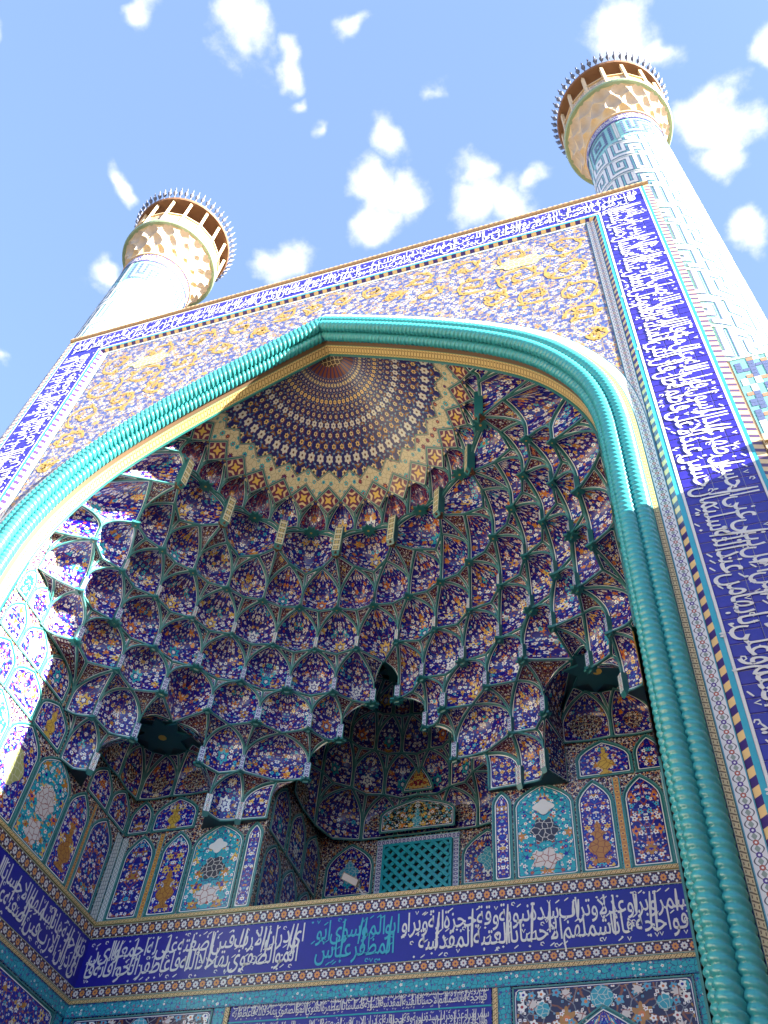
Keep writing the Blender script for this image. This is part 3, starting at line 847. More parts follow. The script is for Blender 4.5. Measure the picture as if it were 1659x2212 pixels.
def pendant(parent, p, ctr, w, d, h, mat='band_scroll', sign=1):
    v, f = pendant_mesh(w, d, h)
    me = bpy.data.meshes.new('pendant'); me.from_pydata(v, [], f); me.materials.append(MATS['teal']); me.materials.append(MATS[mat])
    me.polygons[0].material_index = 1
    l = me.uv_layers.new(name='UVMap')
    for li in me.polygons[0].loop_indices:
        q = v[me.loops[li].vertex_index]; l.data[li].uv = (q[2], .5 + q[0] / (2 * w))
    o = bpy.data.objects.new('pendant', me); o.location = p
    dx_, dy_ = (ctr[0] - p[0]) * sign, (ctr[1] - p[1]) * sign
    o.rotation_euler = (0, 0, math.atan2(dy_, dx_) + PI / 2)
    return link(o, parent)
STAR_ME = {}
def star_mesh(mat, core, n=8):
    if (mat, n) in STAR_ME: return STAR_ME[(mat, n)]
    v = []
    for zz in (0, -.06):
        for k in range(2 * n):
            r = 1. if k % 2 == 0 else .62; a = PI * k / n; v.append((r * math.cos(a), r * math.sin(a), zz))
    m = 2 * n
    f = [tuple(range(m - 1, -1, -1)), tuple(range(m, 2 * m))] + [(k, (k + 1) % m, m + (k + 1) % m, m + k) for k in range(m)]
    b = len(v)
    for k in range(8): v.append((.15 * math.cos(PI * k / 4), .15 * math.sin(PI * k / 4), -.075))
    f.append(tuple(range(b, b + 8)))
    me = bpy.data.meshes.new('soffit_star'); me.from_pydata(v, [], f); me.materials.append(MATS[mat]); me.materials.append(MATS[core]); me.polygons[-1].material_index = 1
    STAR_ME[(mat, n)] = me
    return me
def star(parent, p, r, mat='teal', core='yellow', n=8, rot=0.):
    o = bpy.data.objects.new('soffit_star', star_mesh(mat, core, n)); o.location = (p[0], p[1], p[2]); o.scale = (r, r, 1); o.rotation_euler = (0, 0, rot)
    return link(o, parent)
def rib(parent, path, r=.026, closed=False, mat='rib'):
    v, f = tube(path, r, 4, closed)
    return mk('rib', v, f, mat, parent)
def m_rib():
    m, t = newmat('rib')
    tc = t.n('ShaderNodeTexCoord'); n = t.noise(S(tc.outputs['Object'], t), 9., 3)
    finish(t, 'rib', t.mix(n, (.012, .13, .13), (.10, .30, .28)), .3, .08)
m_rib()
RM = random.Random(5)
def tier(parent, lower, upper, ctr, sign=1., h0=.50, bulge=.30, niches=('niche_blue',), wings=('wing_blue', 'wing_red'), rr=.024):
    cx, cy = ctr
    ang = lambda p: math.atan2(p.y - cy, p.x - cx)
    legs = [i for i, n_ in enumerate(lower) if n_.k == 'L']
    ap = []
    for a, b in zip(legs, legs[1:]):
        mids = lower[a + 1:b]
        q = sum((m_.p for m_ in mids), Vector()) / len(mids) if mids else (lower[a].p + lower[b].p) / 2
        if len(mids) == 3: q = mids[1].p
        best = min(range(len(upper)), key=lambda j: abs(ang(upper[j].p) - ang(q)))
        ap.append(best)
    for i, (a, b) in enumerate(zip(legs, legs[1:])):
        A, B, U = lower[a].p, lower[b].p, upper[ap[i]].p
        base = [n_.p for n_ in lower[a:b + 1]]
        seg = [0.]
        for k in range(1, len(base)): seg.append(seg[-1] + (base[k] - base[k - 1]).length)
        tot = seg[-1] or 1.
        def b0(u):
            t = u * tot
            for k in range(1, len(base)):
                if t <= seg[k] + 1e-9: return base[k - 1].lerp(base[k], (t - seg[k - 1]) / max(seg[k] - seg[k - 1], 1e-9))
            return base[-1]
        mid = b0(.5); out = Vector((mid.x - cx, mid.y - cy, 0)); out = out.normalized() * sign if out.length > 1e-6 else Vector((0, 1, 0))
        w = (B - A).length
        def P(u, v):
            l, r = side(A, U, h0, v), side(B, U, h0, v)
            p = l.lerp(r, u); q = (b0(u) - A.lerp(B, u)) * (1 - v) ** 1.4
            k = (4 * u * (1 - u)) ** .8 * math.sin(PI * v ** .85) if 0 < v < 1 else 0
            return p + q + (out * bulge + Vector((0, 0, .07))) * (w * k)
        h = U.z - A.z
        patch('niche', P, niches[RM.randrange(len(niches))], parent, w, h * 1.25, USAMP, VSAMP)
        loop = [P(u, 0) for u in (0, .25, .5, .75, 1)] + [side(B, U, h0, v) for v in VSAMP[2:-1]] + [U] + [side(A, U, h0, v) for v in reversed(VSAMP[2:-1])]
        rib(parent, [p - out * .012 for p in loop], rr, True)
    for i, a in enumerate(legs):
        j0 = ap[i - 1] if i > 0 else 0
        j1 = ap[i] if i < len(ap) else len(upper) - 1
        Lv = lower[a].p
        for j in range(j0, j1):
            U0, U1 = upper[j].p, upper[j + 1].p
            if (U1 - U0).length < .04: continue
            o_ = Vector((Lv.x - cx, Lv.y - cy, 0)); o_ = o_.normalized() * sign if o_.length > 1e-6 else Vector((0, 0, 0))
            def Wg(t, s, Lv=Lv, U0=U0, U1=U1, o_=o_):
                return arc(Lv, U0.lerp(U1, t), h0, s) + o_ * (.10 * (U1 - U0).length * 4 * t * (1 - t) * math.sin(PI * s))
            patch('wing', Wg, wings[RM.randrange(len(wings))], parent, (U1 - U0).length, (U0 - Lv).length, TSAMP, SSAMP)
            if j > j0: rib(parent, [arc(Lv, U0, h0, s) - o_ * .01 for s in (0, .2, .4, .6, .8, 1)], rr * .9)

CTR = (0., Y0)
def mir(ns): return [Nd(n_.k, (-n_.p.x, n_.p.y, n_.p.z)) for n_ in reversed(ns)]
k16 = [11.25 * k for k in range(17)]; off = [5.625 + 11.25 * k for k in range(16)]
def xy(k, x, y, z): return Nd(k, (x, y, z))
def ring(z, legs, chins, endx, endc=None):
    """full half ring, right end -> left end"""
    ns = [(th, Lp(th, R, z)) for th, R in legs] + [(th, Cp(th, R, z)) for th, R in chins]
    ns.sort(key=lambda q: q[0]); ns = [q[1] for q in ns]
    e = [xy('L', -endx, Y0, z)]; c = [xy('C', -endc[0], endc[1], z)] if endc else []
    return mir(e) + mir(c) + ns + c + e
# dome rim polyline
rim = []
for k in range(17):
    rim.append(Lp(k16[k], 3.48, zdome(3.48)))
    if k < 16: rim.append(Cp(off[k], 3.74, 21.45))
lv21 = ring(20.97, [(t, 3.95) for t in off], [(t, 4.08) for t in k16[1:-1]], 4.41, (4.22, 1.02))
leg20 = [11.25 + 22.5 * k for k in range(8)]
lv20 = ring(20.0, [(t, 3.95) for t in leg20], [(22.5 * k, 4.70) for k in range(1, 8)] + [(22.5 * k + d, 4.42) for k in range(1, 8) for d in (-5.625, 5.625)] + [(5.625, 4.5), (174.375, 4.5)], 5.33)
lv19 = ring(19.0, [(t, 4.95) for t in k16[1:-1]], [(t, 5.05) for t in off[1:-1]], 6.03, (5.55, 1.45))
lv18 = ring(18.05, [(t, 5.48) for t in off], [(t, 5.66 if abs(t - 90) > 1 else 6.10) for t in k16[1:-1]], 6.40, (6.0, 1.05))
def half(z, seq, end=None):
    ns = [(Lp if k == 'L' else Cp)(th, R, z) for k, th, R in seq]
    if end: ns += [xy(*e, z) for e in end]
    return ns
h17 = [('L', 92.9, 6.42), ('C', 97., 6.28)]
for t in k16[9:16]:
    h17 += [('L', t, 5.90)]
    if t < 168: h17 += [('C', t + 5.625, 6.06)]
lv17 = half(17.0, h17, [('C', -6.2, 1.45), ('L', -6.40, 1.08)])
lv16 = half(16.0, [('L', 99.6, 6.50), ('C', 102.4, 6.52), ('L', 106.1, 6.10), ('C', 112, 6.34), ('L', 118.1, 6.05), ('C', 123.75, 6.38), ('L', 129.4, 6.05), ('C', 135, 6.93), ('L', 140.6, 6.05), ('C', 146.25, 6.45), ('L', 151.9, 6.09), ('C', 157.5, 6.45), ('L', 163.1, 6.12)], [('C', -6.36, 2.2), ('L', -6.40, 1.88)])
lv15A = half(15.0, [('L', 105.8, 6.71), ('C', 111.5, 6.89), ('L', 119.3, 6.70), ('C', 123.4, 6.97), ('L', 127.7, 6.75)])
lv15B = half(15.0, [('L', 141.8, 6.76), ('C', 146, 6.97), ('L', 150.9, 6.70), ('C', 153.6, 6.98)], [('L', -6.40, 3.69)])
lv14A = half(14.0, [('L', 112.3, 6.92), ('C', 115., 7.02), ('L', 117.7, 7.17), ('C', 121.2, 7.34), ('L', 123.9, 7.10)])
lv14B = half(14.0, [('L', 146.6, 7.10), ('C', 148.9, 7.34)], [('L', -6.40, 4.15)])
E0 = lambda n_: empty(n_, portal)
tiers = [E0('muqarnas_tier') for _ in range(8)]
tier(tiers[0], lv21, rim, CTR, h0=.25, bulge=.22, niches=('niche_violet', 'niche_blue'))
tier(tiers[1], lv20, lv21, CTR, h0=.45, bulge=.32)
tier(tiers[2], lv19, lv20, CTR, h0=.50, bulge=.36)
tier(tiers[3], lv18, lv19, CTR, bulge=.34)
for mrr in (0, 1):
    g_ = (lambda q: mir(q)) if mrr else (lambda q: q)
    up18 = [n_ for n_ in lv18 if n_.p.x < .02]
    up16A = lv16[:8]; up16B = lv16[7:]
    tier(tiers[4], g_(lv17), g_(up18), CTR, bulge=.30)
    tier(tiers[5], g_(lv16), g_(lv17), CTR, bulge=.26)
    tier(tiers[6], g_(lv15A), g_(up16A), CTR, bulge=.12); tier(tiers[6], g_(lv15B), g_(up16B), CTR, bulge=.12)
    tier(tiers[7], g_(lv14A), g_(lv15A), CTR, bulge=.10); tier(tiers[7], g_(lv14B), g_(lv15B), CTR, bulge=.10)
    sx = -1 if mrr else 1
    # returns from the hanging points back to the corner walls, ceiling and soffits
    def ret(a, b, wx, wy):
        def P(u, v): return side(a, b, .50, v).lerp(Vector((sx * wx, wy, a.z + (b.z - a.z) * v)), u)
        patch('return_panel', P, 'wing_blue', tiers[6], .8, 1.)
    M_ = lambda v_: Vector((sx * v_.x, v_.y, v_.z))
    ret(M_(lv15A[-1].p), M_(lv16[7].p), -4.35, 7.28); ret(M_(lv14A[-1].p), M_(lv15A[-1].p), -4.35, 7.28)
    ret(M_(lv15B[0].p), M_(lv16[7].p), -6.41, 5.2); ret(M_(lv14B[0].p), M_(lv15B[0].p), -6.41, 5.2)
    c = [lv16[7].p, Vector((-4.35, 7.3, 16)), Vector((-6.43, 7.3, 16)), Vector((-6.43, 5.2, 16))]
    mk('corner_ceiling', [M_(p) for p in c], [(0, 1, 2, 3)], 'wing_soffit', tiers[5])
    star(tiers[5], (sx * -5.35, 6.10, 15.99), .72, 'turquoise_dark' if 'turquoise_dark' in MATS else 'teal', 'yellow', 8, .2)
    c = [n_.p for n_ in lv14A] + [Vector((-4.35, 7.3, 14)), Vector((-2.64, 7.3, 14))]
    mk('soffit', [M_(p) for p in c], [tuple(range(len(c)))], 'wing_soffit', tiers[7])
    c = [n_.p for n_ in lv14B] + [Vector((-6.43, 4.2, 14)), Vector((-6.43, 5.2, 14))]
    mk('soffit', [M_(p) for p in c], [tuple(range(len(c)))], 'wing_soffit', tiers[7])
    # hollow squinch shells inside the corner, rising to the star
    sq = [xy('L', -4.30, 7.22, 15), xy('C', -4.85, 7.26, 15), xy('L', -5.40, 7.22, 15), xy('C', -5.9, 7.26, 15), xy('L', -6.34, 7.20, 15), xy('C', -6.39, 6.7, 15), xy('L', -6.34, 6.25, 15), xy('C', -6.39, 5.8, 15), xy('L', -6.36, 5.3, 15)]
    up = [Nd('C', (-5.35 + .74 * math.cos(a_), 6.1 + .74 * math.sin(a_), 15.97)) for a_ in [rad(q) for q in (35, 60, 85, 110, 135, 160, 185, 210, 235)]]
    tier(tiers[6], g_(sq), g_(up), (sx * -5.0, 5.75), bulge=.10)
    # stars under the hanging legs and painted bars on them
    for lv, rr_ in ((lv17, .15), (lv16, .13), (lv15A, .11), (lv15B, .11)):
        for i_, n_ in enumerate(g_(lv)):
            if n_.k != 'L' or abs(n_.p.x) > 6.3: continue
            star(tiers[5], n_.p - Vector((0, 0, .0)), rr_ * (1.25 if i_ % 4 == 0 else 1.), 'teal', 'yellow', 8 if i_ % 4 == 0 else 4, math.atan2(n_.p.y - Y0, n_.p.x))
            pendant(tiers[5], n_.p + Vector((0, 0, .02)), CTR, .055 if i_ % 4 else .075, .05, .42, 'band_white' if 'band_white' in MATS else 'band_scroll')
    for lv in (lv14A, lv14B):
        for n_ in g_(lv):
            if n_.k == 'L' and abs(n_.p.x) < 6.3 and abs(n_.p.x) > 2.8: pendant(tiers[7], n_.p + Vector((0, 0, .0)), CTR, .08, .06, .46, 'band_scroll')
for lv, rr_ in ((lv20, .13), (lv19, .15), (lv18, .12)):
    for i_, n_ in enumerate(lv):
        if n_.k == 'L' and n_.p.y > 1.2: star(tiers[2], n_.p, rr_, 'brown_star' if lv is lv20 else 'teal', 'yellow', 4, math.atan2(n_.p.y - Y0, n_.p.x))
for k in range(1, 8): star(tiers[1], pt(22.5 * k, 4.0, 20.96), .22, 'teal', 'yellow')
for i_, t in enumerate(leg20): pendant(tiers[0], pt(t, 3.92, 20.02), CTR, .11, .10, .98, 'band_cream')
for i_, t in enumerate(off): 
    if 0 < i_ < 15: pendant(tiers[3], pt(t, 5.46, 18.07), CTR, .05, .04, .36, 'band_scroll')

# ---- the fluted half dome
dome = empty('half_dome', portal)
NR, NA = 26, 96
vs, uv = [], []
for i in range(NR + 1):
    R = 3.6 * i / NR
    for j in range(NA + 1):
        a_ = PI * j / NA; vs.append((R * math.cos(a_), Y0 + R * math.sin(a_), zdome(R))); uv.append((a_, R))
mk('dome_shell', vs, [(i * (NA + 1) + j, i * (NA + 1) + j + 1, (i + 1) * (NA + 1) + j + 1, (i + 1) * (NA + 1) + j) for i in range(NR) for j in range(NA)], 'dome', dome, uv, smooth=True)
inn = [(5.625 * k, 3.0 if k % 2 == 0 else 2.79) for k in range(33)]; outr = [(5.625 * k, 3.48 if k % 2 == 0 else 3.18) for k in range(33)]
vs, uv, ed = [], [], []
cols = [0, .06, .14, .5, .86, .94, 1]
for k in range(33):
    for q in cols:
        R = inn[k][1] + (outr[k][1] - inn[k][1]) * q; p = pt(5.625 * k, R, zdome(R) - .02); vs.append(p); uv.append((rad(5.625 * k) * 3.2, R)); ed.append(min(q, 1 - q) * .40)
n_ = len(cols)
mk('zigzag_band', vs, [(k * n_ + c, k * n_ + c + 1, (k + 1) * n_ + c + 1, (k + 1) * n_ + c) for k in range(32) for c in range(n_ - 1)], 'cream_band', dome, uv, ed)
for k in range(16):
    th = off[k]
    T_ = pt(th, 3.18, zdome(3.18) - .022); Lf = pt(th - 5.625, 3.48, zdome(3.48) - .022); Rt = pt(th + 5.625, 3.48, zdome(3.48) - .022); Bt = pt(th, 3.74, 21.43)
    def P(u, v): return T_.lerp(Rt, u).lerp(Lf.lerp(Bt, u), v)
    Pp, F, loop = grid(P, TSAMP, TSAMP); uvd = [((u - v) * .25, (u + v - 1) * .25) for v in TSAMP for u in TSAMP]
    mk('diamond_panel', Pp, F, 'diamond', dome, uvd, edge_dist(Pp, loop))
vs, f = [], []
for k in range(25):
    a_ = PI * k / 24
    vs.append((.34 * math.cos(a_), Y0 + .34 * math.sin(a_), zdome(.34) - .03))
vs.append((0, Y0, zdome(0) - .06))
mk('rosette', vs, [(k, k + 1, 25) for k in range(24)], 'rosette', dome, [(p[0], p[1]) for p in vs])

# ================================================================== WALLS OF THE RECESS
walls = empty('recess_wall', portal)
mk('wall_face', [(-6.42, .8, 0), (-6.42, 7.29, 0), (-6.42, 7.29, 18.4), (-6.42, .8, 18.4)], [(0, 1, 2, 3)], 'wall_ground', walls, [(0, 0), (6.5, 0), (6.5, 17), (0, 17)])
mk('wall_face', [(6.42, .8, 0), (6.42, 7.29, 0), (6.42, 7.29, 18.4), (6.42, .8, 18.4)], [(0, 1, 2, 3)], 'wall_ground', walls, [(0, 0), (6.5, 0), (6.5, 17), (0, 17)])
for s in (-1, 1):
    mk('wall_face', [(s * 6.43, 7.29, 0), (s * 2.64, 7.29, 0), (s * 2.64, 7.29, 16), (s * 6.43, 7.29, 16)], [(0, 1, 2, 3)], 'wall_ground', walls, [(0, 0), (3.8, 0), (3.8, 16), (0, 16)])
mk('wall_face', [(-2.64, 7.29, 0), (2.64, 7.29, 0), (2.64, 7.29, 11.84), (-2.64, 7.29, 11.84)], [(0, 1, 2, 3)], 'wall_ground', walls, [(0, 0), (5.3, 0), (5.3, 12), (0, 12)])
def back(a, z, d): return Vector((a, 7.29 - d, z))
def leftw(a, z, d): return Vector((-6.42 + d, a, z))
def rightw(a, z, d): return Vector((6.42 - d, a, z))
def apanel(pl, a0, a1, z0, z1, mat, arch=.26, d=.014, parent=walls, name='panel', power=1.9):
    w, h = a1 - a0, z1 - z0
    def P(u, v):
        k = 1. if arch < .01 or v < 1 - arch else max(0., 1 - ((v - (1 - arch)) / arch) ** power)
        return pl((a0 + a1) / 2 + (u - .5) * w * k, z0 + h * v, d)
    vv = sorted(set([0, .03, .06, .1, .3, .5] + ([.7, .9, .96, .98, .99] if arch < .01 else []) + [1 - arch] + [1 - arch + arch * q for q in (.25, .5, .7, .82, .9, .95, .98, 1)]))
    o = patch(name, P, mat, parent, abs(w), h, USAMP, vv, True, False)
    loop = [P(0, 0), P(1, 0)] + [P(1, v) for v in vv[1:]] + [P(0, v) for v in reversed(vv[1:-1])]
    t_, f_ = tube(loop, .022, 4, True); mk('panel_rim', t_, f_, 'rib', parent)
    return o
def lobed(pl, a, z, r, asp, n, k, mat, d=.022, parent=walls, name='medallion'):
    V = [pl(a + r * math.cos(t) * (1 + k * math.cos(n * t)), z + r * asp * math.sin(t) * (1 + k * math.cos(n * t)), d) for t in [2 * PI * i / 64 for i in range(64)]]
    return mk(name, V, [tuple(range(64))], mat, parent)
def vase(pl, a, z, s, mat, d=.022, parent=walls):
    pr = [(.02, 0), (.16, 0), (.18, .05), (.08, .10), (.07, .15), (.20, .26), (.23, .36), (.17, .46), (.08, .52), (.09, .60), (.17, .66), (.05, .72), (.07, .82), (.0, .95)]
    V = [pl(a + x * s, z + y * s, d) for x, y in pr] + [pl(a - x * s, z + y * s, d) for x, y in reversed(pr[:-1])]
    mk('vase', V, [tuple(range(len(V)))], mat, parent)
def vstrip(pl, a0, a1, z0, z1, mat, d=.02, parent=walls):
    zs = [z0 + (z1 - z0) * i / 12 for i in range(13)]
    return ribbon('upright_strip', [pl(a0, z, d) for z in zs], [pl(a1, z, d) for z in zs], mat, parent)
ZB, ZT = 11.88, 13.98
for s in (-1, 1):
    B = lambda a, z, d, s=s: back(s * a, z, d)
    apanel(B, 5.42, 6.22, ZB, ZT, 'panel_rust'); vstrip(B, 5.25, 5.40, ZB, ZT, 'band_gold'); apanel(B, 4.46, 5.22, ZB, ZT, 'panel_blue'); vase(B, 4.84, ZB + .18, 1.0, 'ochre')
    apanel(B, 3.14, 4.40, ZB, ZT + .08, 'panel_turq', .24); apanel(B, 2.68, 3.08, ZB, ZT, 'panel_blue', .16)
    lobed(B, 3.77, 13.48, .20, .8, 4, .18, 'white'); lobed(B, 3.77, 12.92, .27, 1.0, 6, .14, 'medal_dark'); lobed(B, 3.77, 12.28, .28, .75, 5, .2, 'medal_white')
    vstrip(B, 6.24, 6.40, ZB, ZT, 'band_guil_w')
    apanel(B, 4.55, 5.72, 14.06, 14.98, 'panel_blue', .5); vase(B, 5.15, 14.1, .75, 'gold'); apanel(B, 5.78, 6.40, 14.06, 14.98, 'panel_rust', .5)
    W_ = leftw if s < 0 else rightw
    apanel(W_, 5.98, 6.92, ZB, ZT, 'panel_rust'); vstrip(W_, 5.84, 5.96, ZB, ZT, 'band_gold'); apanel(W_, 4.98, 5.82, ZB, ZT, 'panel_blue'); vase(W_, 5.42, ZB + .2, 1.1, 'ochre')
    apanel(W_, 3.66, 4.92, ZB, ZT + .08, 'panel_turq', .24); lobed(W_, 4.28, 12.95, .30, 1.2, 6, .14, 'medal_white'); lobed(W_, 4.28, 12.25, .24, 1.0, 5, .2, 'medal_white')
    apanel(W_, 2.45, 3.60, ZB, ZT + .05, 'panel_blue', .24); lobed(W_, 3.02, 12.95, .30, 1.3, 4, .12, 'medal_green'); apanel(W_, 1.2, 2.40, ZB, ZT, 'panel_turq', .24)
    vstrip(W_, 6.98, 7.24, ZB, ZT, 'band_guil_w')
    apanel(W_, 5.4, 6.3, 14.06, 14.98, 'panel_blue', .5); apanel(W_, 6.34, 7.2, 14.06, 14.98, 'panel_rust', .5)
    apanel(W_, 2.95, 4.05, 14.06, 15.0, 'panel_blue', .4); apanel(W_, 1.85, 2.9, 14.06, 15.0, 'panel_rust', .4); apanel(W_, .95, 1.8, 14.06, 15.0, 'panel_blue', .4); vase(W_, 3.5, 14.12, .75, 'gold')
    apanel(W_, 2.55, 3.55, 15.06, 16.0, 'niche_blue', .5); apanel(W_, 1.62, 2.5, 15.06, 16.0, 'panel_blue', .5); lobed(W_, 2.06, 15.45, .2, 1.2, 6, .15, 'medal_green'); apanel(W_, .9, 1.58, 15.06, 16.0, 'panel_rust', .5)
    apanel(W_, 1.3, 1.95, 16.06, 16.9, 'niche_blue', .5); apanel(W_, .85, 1.26, 16.06, 16.9, 'panel_turq', .4)
    apanel(W_, .85, 1.15, 11.88, 13.9, 'panel_blue', .2)

# ---- horizontal bands below the panels: key strip, rosettes, great inscription
bands = empty('tile_band', portal)
PATH = [(-6.42, .8), (-6.42, 7.29), (6.42, 7.29), (6.42, .8)]
def along(name, z0, z1, d0, d1, mat, i0=0, i1=3, u0=0.):
    for i in range(i0, i1):
        (xa, ya), (xb, yb) = PATH[i], PATH[i + 1]
        n = 40; A, B = [], []
        for k in range(n + 1):
            t = k / n
            for lst, z, d in ((A, z0, d0), (B, z1, d1)):
                x, y = xa + (xb - xa) * t, ya + (yb - ya) * t
                if i == 0: x += d; y = min(y, 7.29 - d)
                elif i == 1: y -= d; x = max(-6.42 + d, min(6.42 - d, x))
                else: x -= d; y = min(y, 7.29 - d)
                lst.append((x, y, z))
        ribbon(name, A, B, mat, bands, u0)
along('ledge_top', 11.86, 11.86, .0, .07, 'teal'); along('key_strip', 11.77, 11.86, .07, .07, 'band_key')
along('rosette_band', 11.46, 11.76, .05, .055, 'band_flower'); along('inscription_field', 10.42, 11.455, .045, .045, 'navy'); along('rosette_band', 10.16, 10.415, .05, .05, 'band_flower')
along('ledge_under', 11.765, 11.77, .05, .07, 'yellow'); along('key_strip', 10.07, 10.155, .055, .055, 'band_key'); along('turquoise_band', 9.79, 10.065, .05, .05, 'band_turq')
W1 = "سمر وبرا وعدلا و ترا ب سدة نبوية وقة حجزة اية".split(); W2 = "فواحجة هانا شملهم الاحسانا العتبة المقدسة النبوية فسا لسانا المطهرة العلوي".split()
W3 = "ابو الموسوي".split(); W4 = "المظفر عباس الحسيني".split()
W5_ = "اي درا ن الارب فين اضعته على له اجمعوا المغفرة".split(); W6 = "المو الصفوي بها خلا الله فا عا ظفر الخواقا نه جنا فا السلاطين زينة".split()
BH = 1.0
place_text('lettering', thuluth(W1, W2, 5.55, BH, 21, 1.25), lambda x, y, d: (6.35 + x, 7.29 - .048 - d, 10.435 + y), 'white', bands)
place_text('lettering', thuluth(W3, W4, 1.98, BH, 22, 1.25), lambda x, y, d: (.78 + x, 7.29 - .048 - d, 10.435 + y), 'cyan_glaze', bands)
place_text('lettering', thuluth(W5_, W6, 5.05, BH, 23, 1.25), lambda x, y, d: (-1.25 + x, 7.29 - .048 - d, 10.435 + y), 'white', bands)
place_text('lettering', thuluth(W2, W5_, 6.0, BH, 24, 1.25), lambda x, y, d: (-6.42 + .048 + d, 7.18 + x, 10.435 + y), 'white', bands)
# lower wall: framed text in the middle, bordered flower panels at the sides
hband('text_field', -2.60, 2.60, 7.29 - .03, 7.0, 10.0, 'navy', 10, bands); hband('divider', -2.6, 2.6, 7.29 - .036, 9.93, 10.0, 'turquoise', 10, bands)
for i in range(3):
    place_text('lettering', thuluth(W1 + W5_, W2 + W6, 5.1, .40, 30 + i, 1.0), lambda x, y, d, i=i: (2.56 + x, 7.29 - .038 - d, 9.52 - i * .45 + y), 'white', bands)
    hband('divider', -2.6, 2.6, 7.29 - .037, 9.475 - i * .45, 9.505 - i * .45, 'turquoise', 10, bands)
for s in (-1, 1):
    vband('key_strip', s * 2.62, s * 2.72, 7.29 - .045, 5, 10.05, 'band_key', 40, bands)
    vband('turquoise_band', s * 2.72, s * 2.97, 7.29 - .04, 5, 9.79, 'band_turq', 40, bands); vband('turquoise_band', s * 6.17, s * 6.40, 7.29 - .04, 5, 9.79, 'band_turq', 40, bands)
    B = lambda a, z, d, s=s: back(s * a, z, d)
    apanel(B, 3.0, 6.14, 6.0, 9.76, 'panel_dark', .001, .03, bands)
    apanel(B, 3.5, 5.64, 6.0, 9.36, 'panel_blue', .35, .036, bands)
    lobed(B, 4.57, 9.50, .20, 1., 4, .0, 'medal_turq', .042, bands); lobed(B, 5.62, 9.35, .13, 1., 8, .05, 'medal_turq', .042, bands); lobed(B, 3.52, 9.35, .13, 1., 8, .05, 'medal_turq', .042, bands)
    W_ = leftw if s < 0 else rightw
    for a_, z_ in [(3.35, 9.45), (3.95, 9.6), (4.2, 9.2), (4.95, 9.2), (5.2, 9.6), (5.85, 9.5), (3.3, 8.9), (5.85, 8.95)]: lobed(B, a_, z_, .085, 1., 8, .3, 'medal_white', .043, bands, 'blossom')
    ribbon('turquoise_band', [W_(7.2, z_, .04) for z_ in (5, 7, 9, 9.79)], [W_(6.95, z_, .04) for z_ in (5, 7, 9, 9.79)], 'band_turq', bands)
    apanel(W_, 1.2, 6.92, 6.0, 9.76, 'panel_blue', .001, .03, bands)

# ================================================================== WINDOW ALCOVE
alc = empty('window_alcove', portal)
for s in (-1, 1):
    mk('alcove_side', [(s * 2.64, 7.28, 11.8), (s * 2.64, 10.52, 11.8), (s * 2.64, 10.52, 19.2), (s * 2.64, 7.28, 19.2)], [(0, 1, 2, 3)], 'wall_ground', alc, [(0, 0), (3.2, 0), (3.2, 7), (0, 7)])
mk('alcove_back', [(-2.64, 10.52, 11.8), (2.64, 10.52, 11.8), (2.64, 10.52, 19.2), (-2.64, 10.52, 19.2)], [(0, 1, 2, 3)], 'wall_ground', alc, [(0, 0), (5.3, 0), (5.3, 7), (0, 7)])
mk('alcove_floor', [(-2.64, 7.24, 11.84), (2.64, 7.24, 11.84), (2.64, 10.52, 11.84), (-2.64, 10.52, 11.84)], [(0, 1, 2, 3)], 'stone', alc)
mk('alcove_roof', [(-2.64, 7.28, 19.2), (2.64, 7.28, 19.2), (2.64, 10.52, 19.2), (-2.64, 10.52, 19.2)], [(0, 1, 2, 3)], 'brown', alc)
AC = (0., 8.1)
def al(k, th, R, z):
    x, y = R * math.cos(rad(th)), R * math.sin(rad(th)) * .94
    return Nd(k, (max(-2.6, min(2.6, x)), min(10.46, 8.1 + y), z))
def alring(z, legs, R, Rc):
    ns = []
    for i, th in enumerate(legs):
        ns.append(al('L', th, R(th), z))
        if i < len(legs) - 1: ns.append(al('C', (th + legs[i + 1]) / 2, Rc((th + legs[i + 1]) / 2), z))
    return ns
sqr = lambda q: (lambda th: q / max(abs(math.cos(rad(th))), abs(math.sin(rad(th))), .80))
cst = lambda q: (lambda th: q)
A0 = alring(15.36, [0, 32, 58, 76, 104, 122, 148, 180], sqr(2.50), sqr(2.58)); A1 = alring(16.40, [0, 20, 45, 67, 90, 113, 135, 160, 180], cst(2.30), cst(2.42))
A2 = alring(17.46, [0, 32, 56, 78, 102, 124, 148, 180], cst(1.85), cst(1.95)); A3 = alring(18.3, [0, 45, 67, 90, 113, 135, 180], cst(1.25), cst(1.32)); A4 = alring(18.9, [0, 60, 90, 120, 180], cst(.55), cst(.6))
tier(alc, A0, A1, AC, bulge=.12); tier(alc, A1, A2, AC, bulge=.14); tier(alc, A2, A3, AC, bulge=.14); tier(alc, A3, A4, AC, bulge=.12)
star(alc, (0, 8.1, 18.92), .62, 'teal', 'yellow')
AB = lambda a, z, d: Vector((a, 10.52 - d, z))
for s in (-1, 1):
    B = lambda a, z, d, s=s: AB(s * a, z, d)
    apanel(B, 1.16, 2.44, 13.85, 15.30, 'niche_blue', .45, .02, alc); lobed(B, 1.8, 14.5, .22, 1.2, 4, .2, 'medal_turq', .028, alc)
    apanel(B, 1.16, 2.44, 11.9, 13.75, 'panel_rust', .35, .02, alc)
    SW = lambda a, z, d, s=s: Vector((s * (2.64 - d), a, z))
    for y0 in (7.45, 8.5, 9.5): apanel(SW, y0, y0 + .92, 11.9, 13.75, 'panel_rust', .3, .02, alc); apanel(SW, y0, y0 + .92, 13.85, 15.3, 'niche_blue', .4, .02, alc)
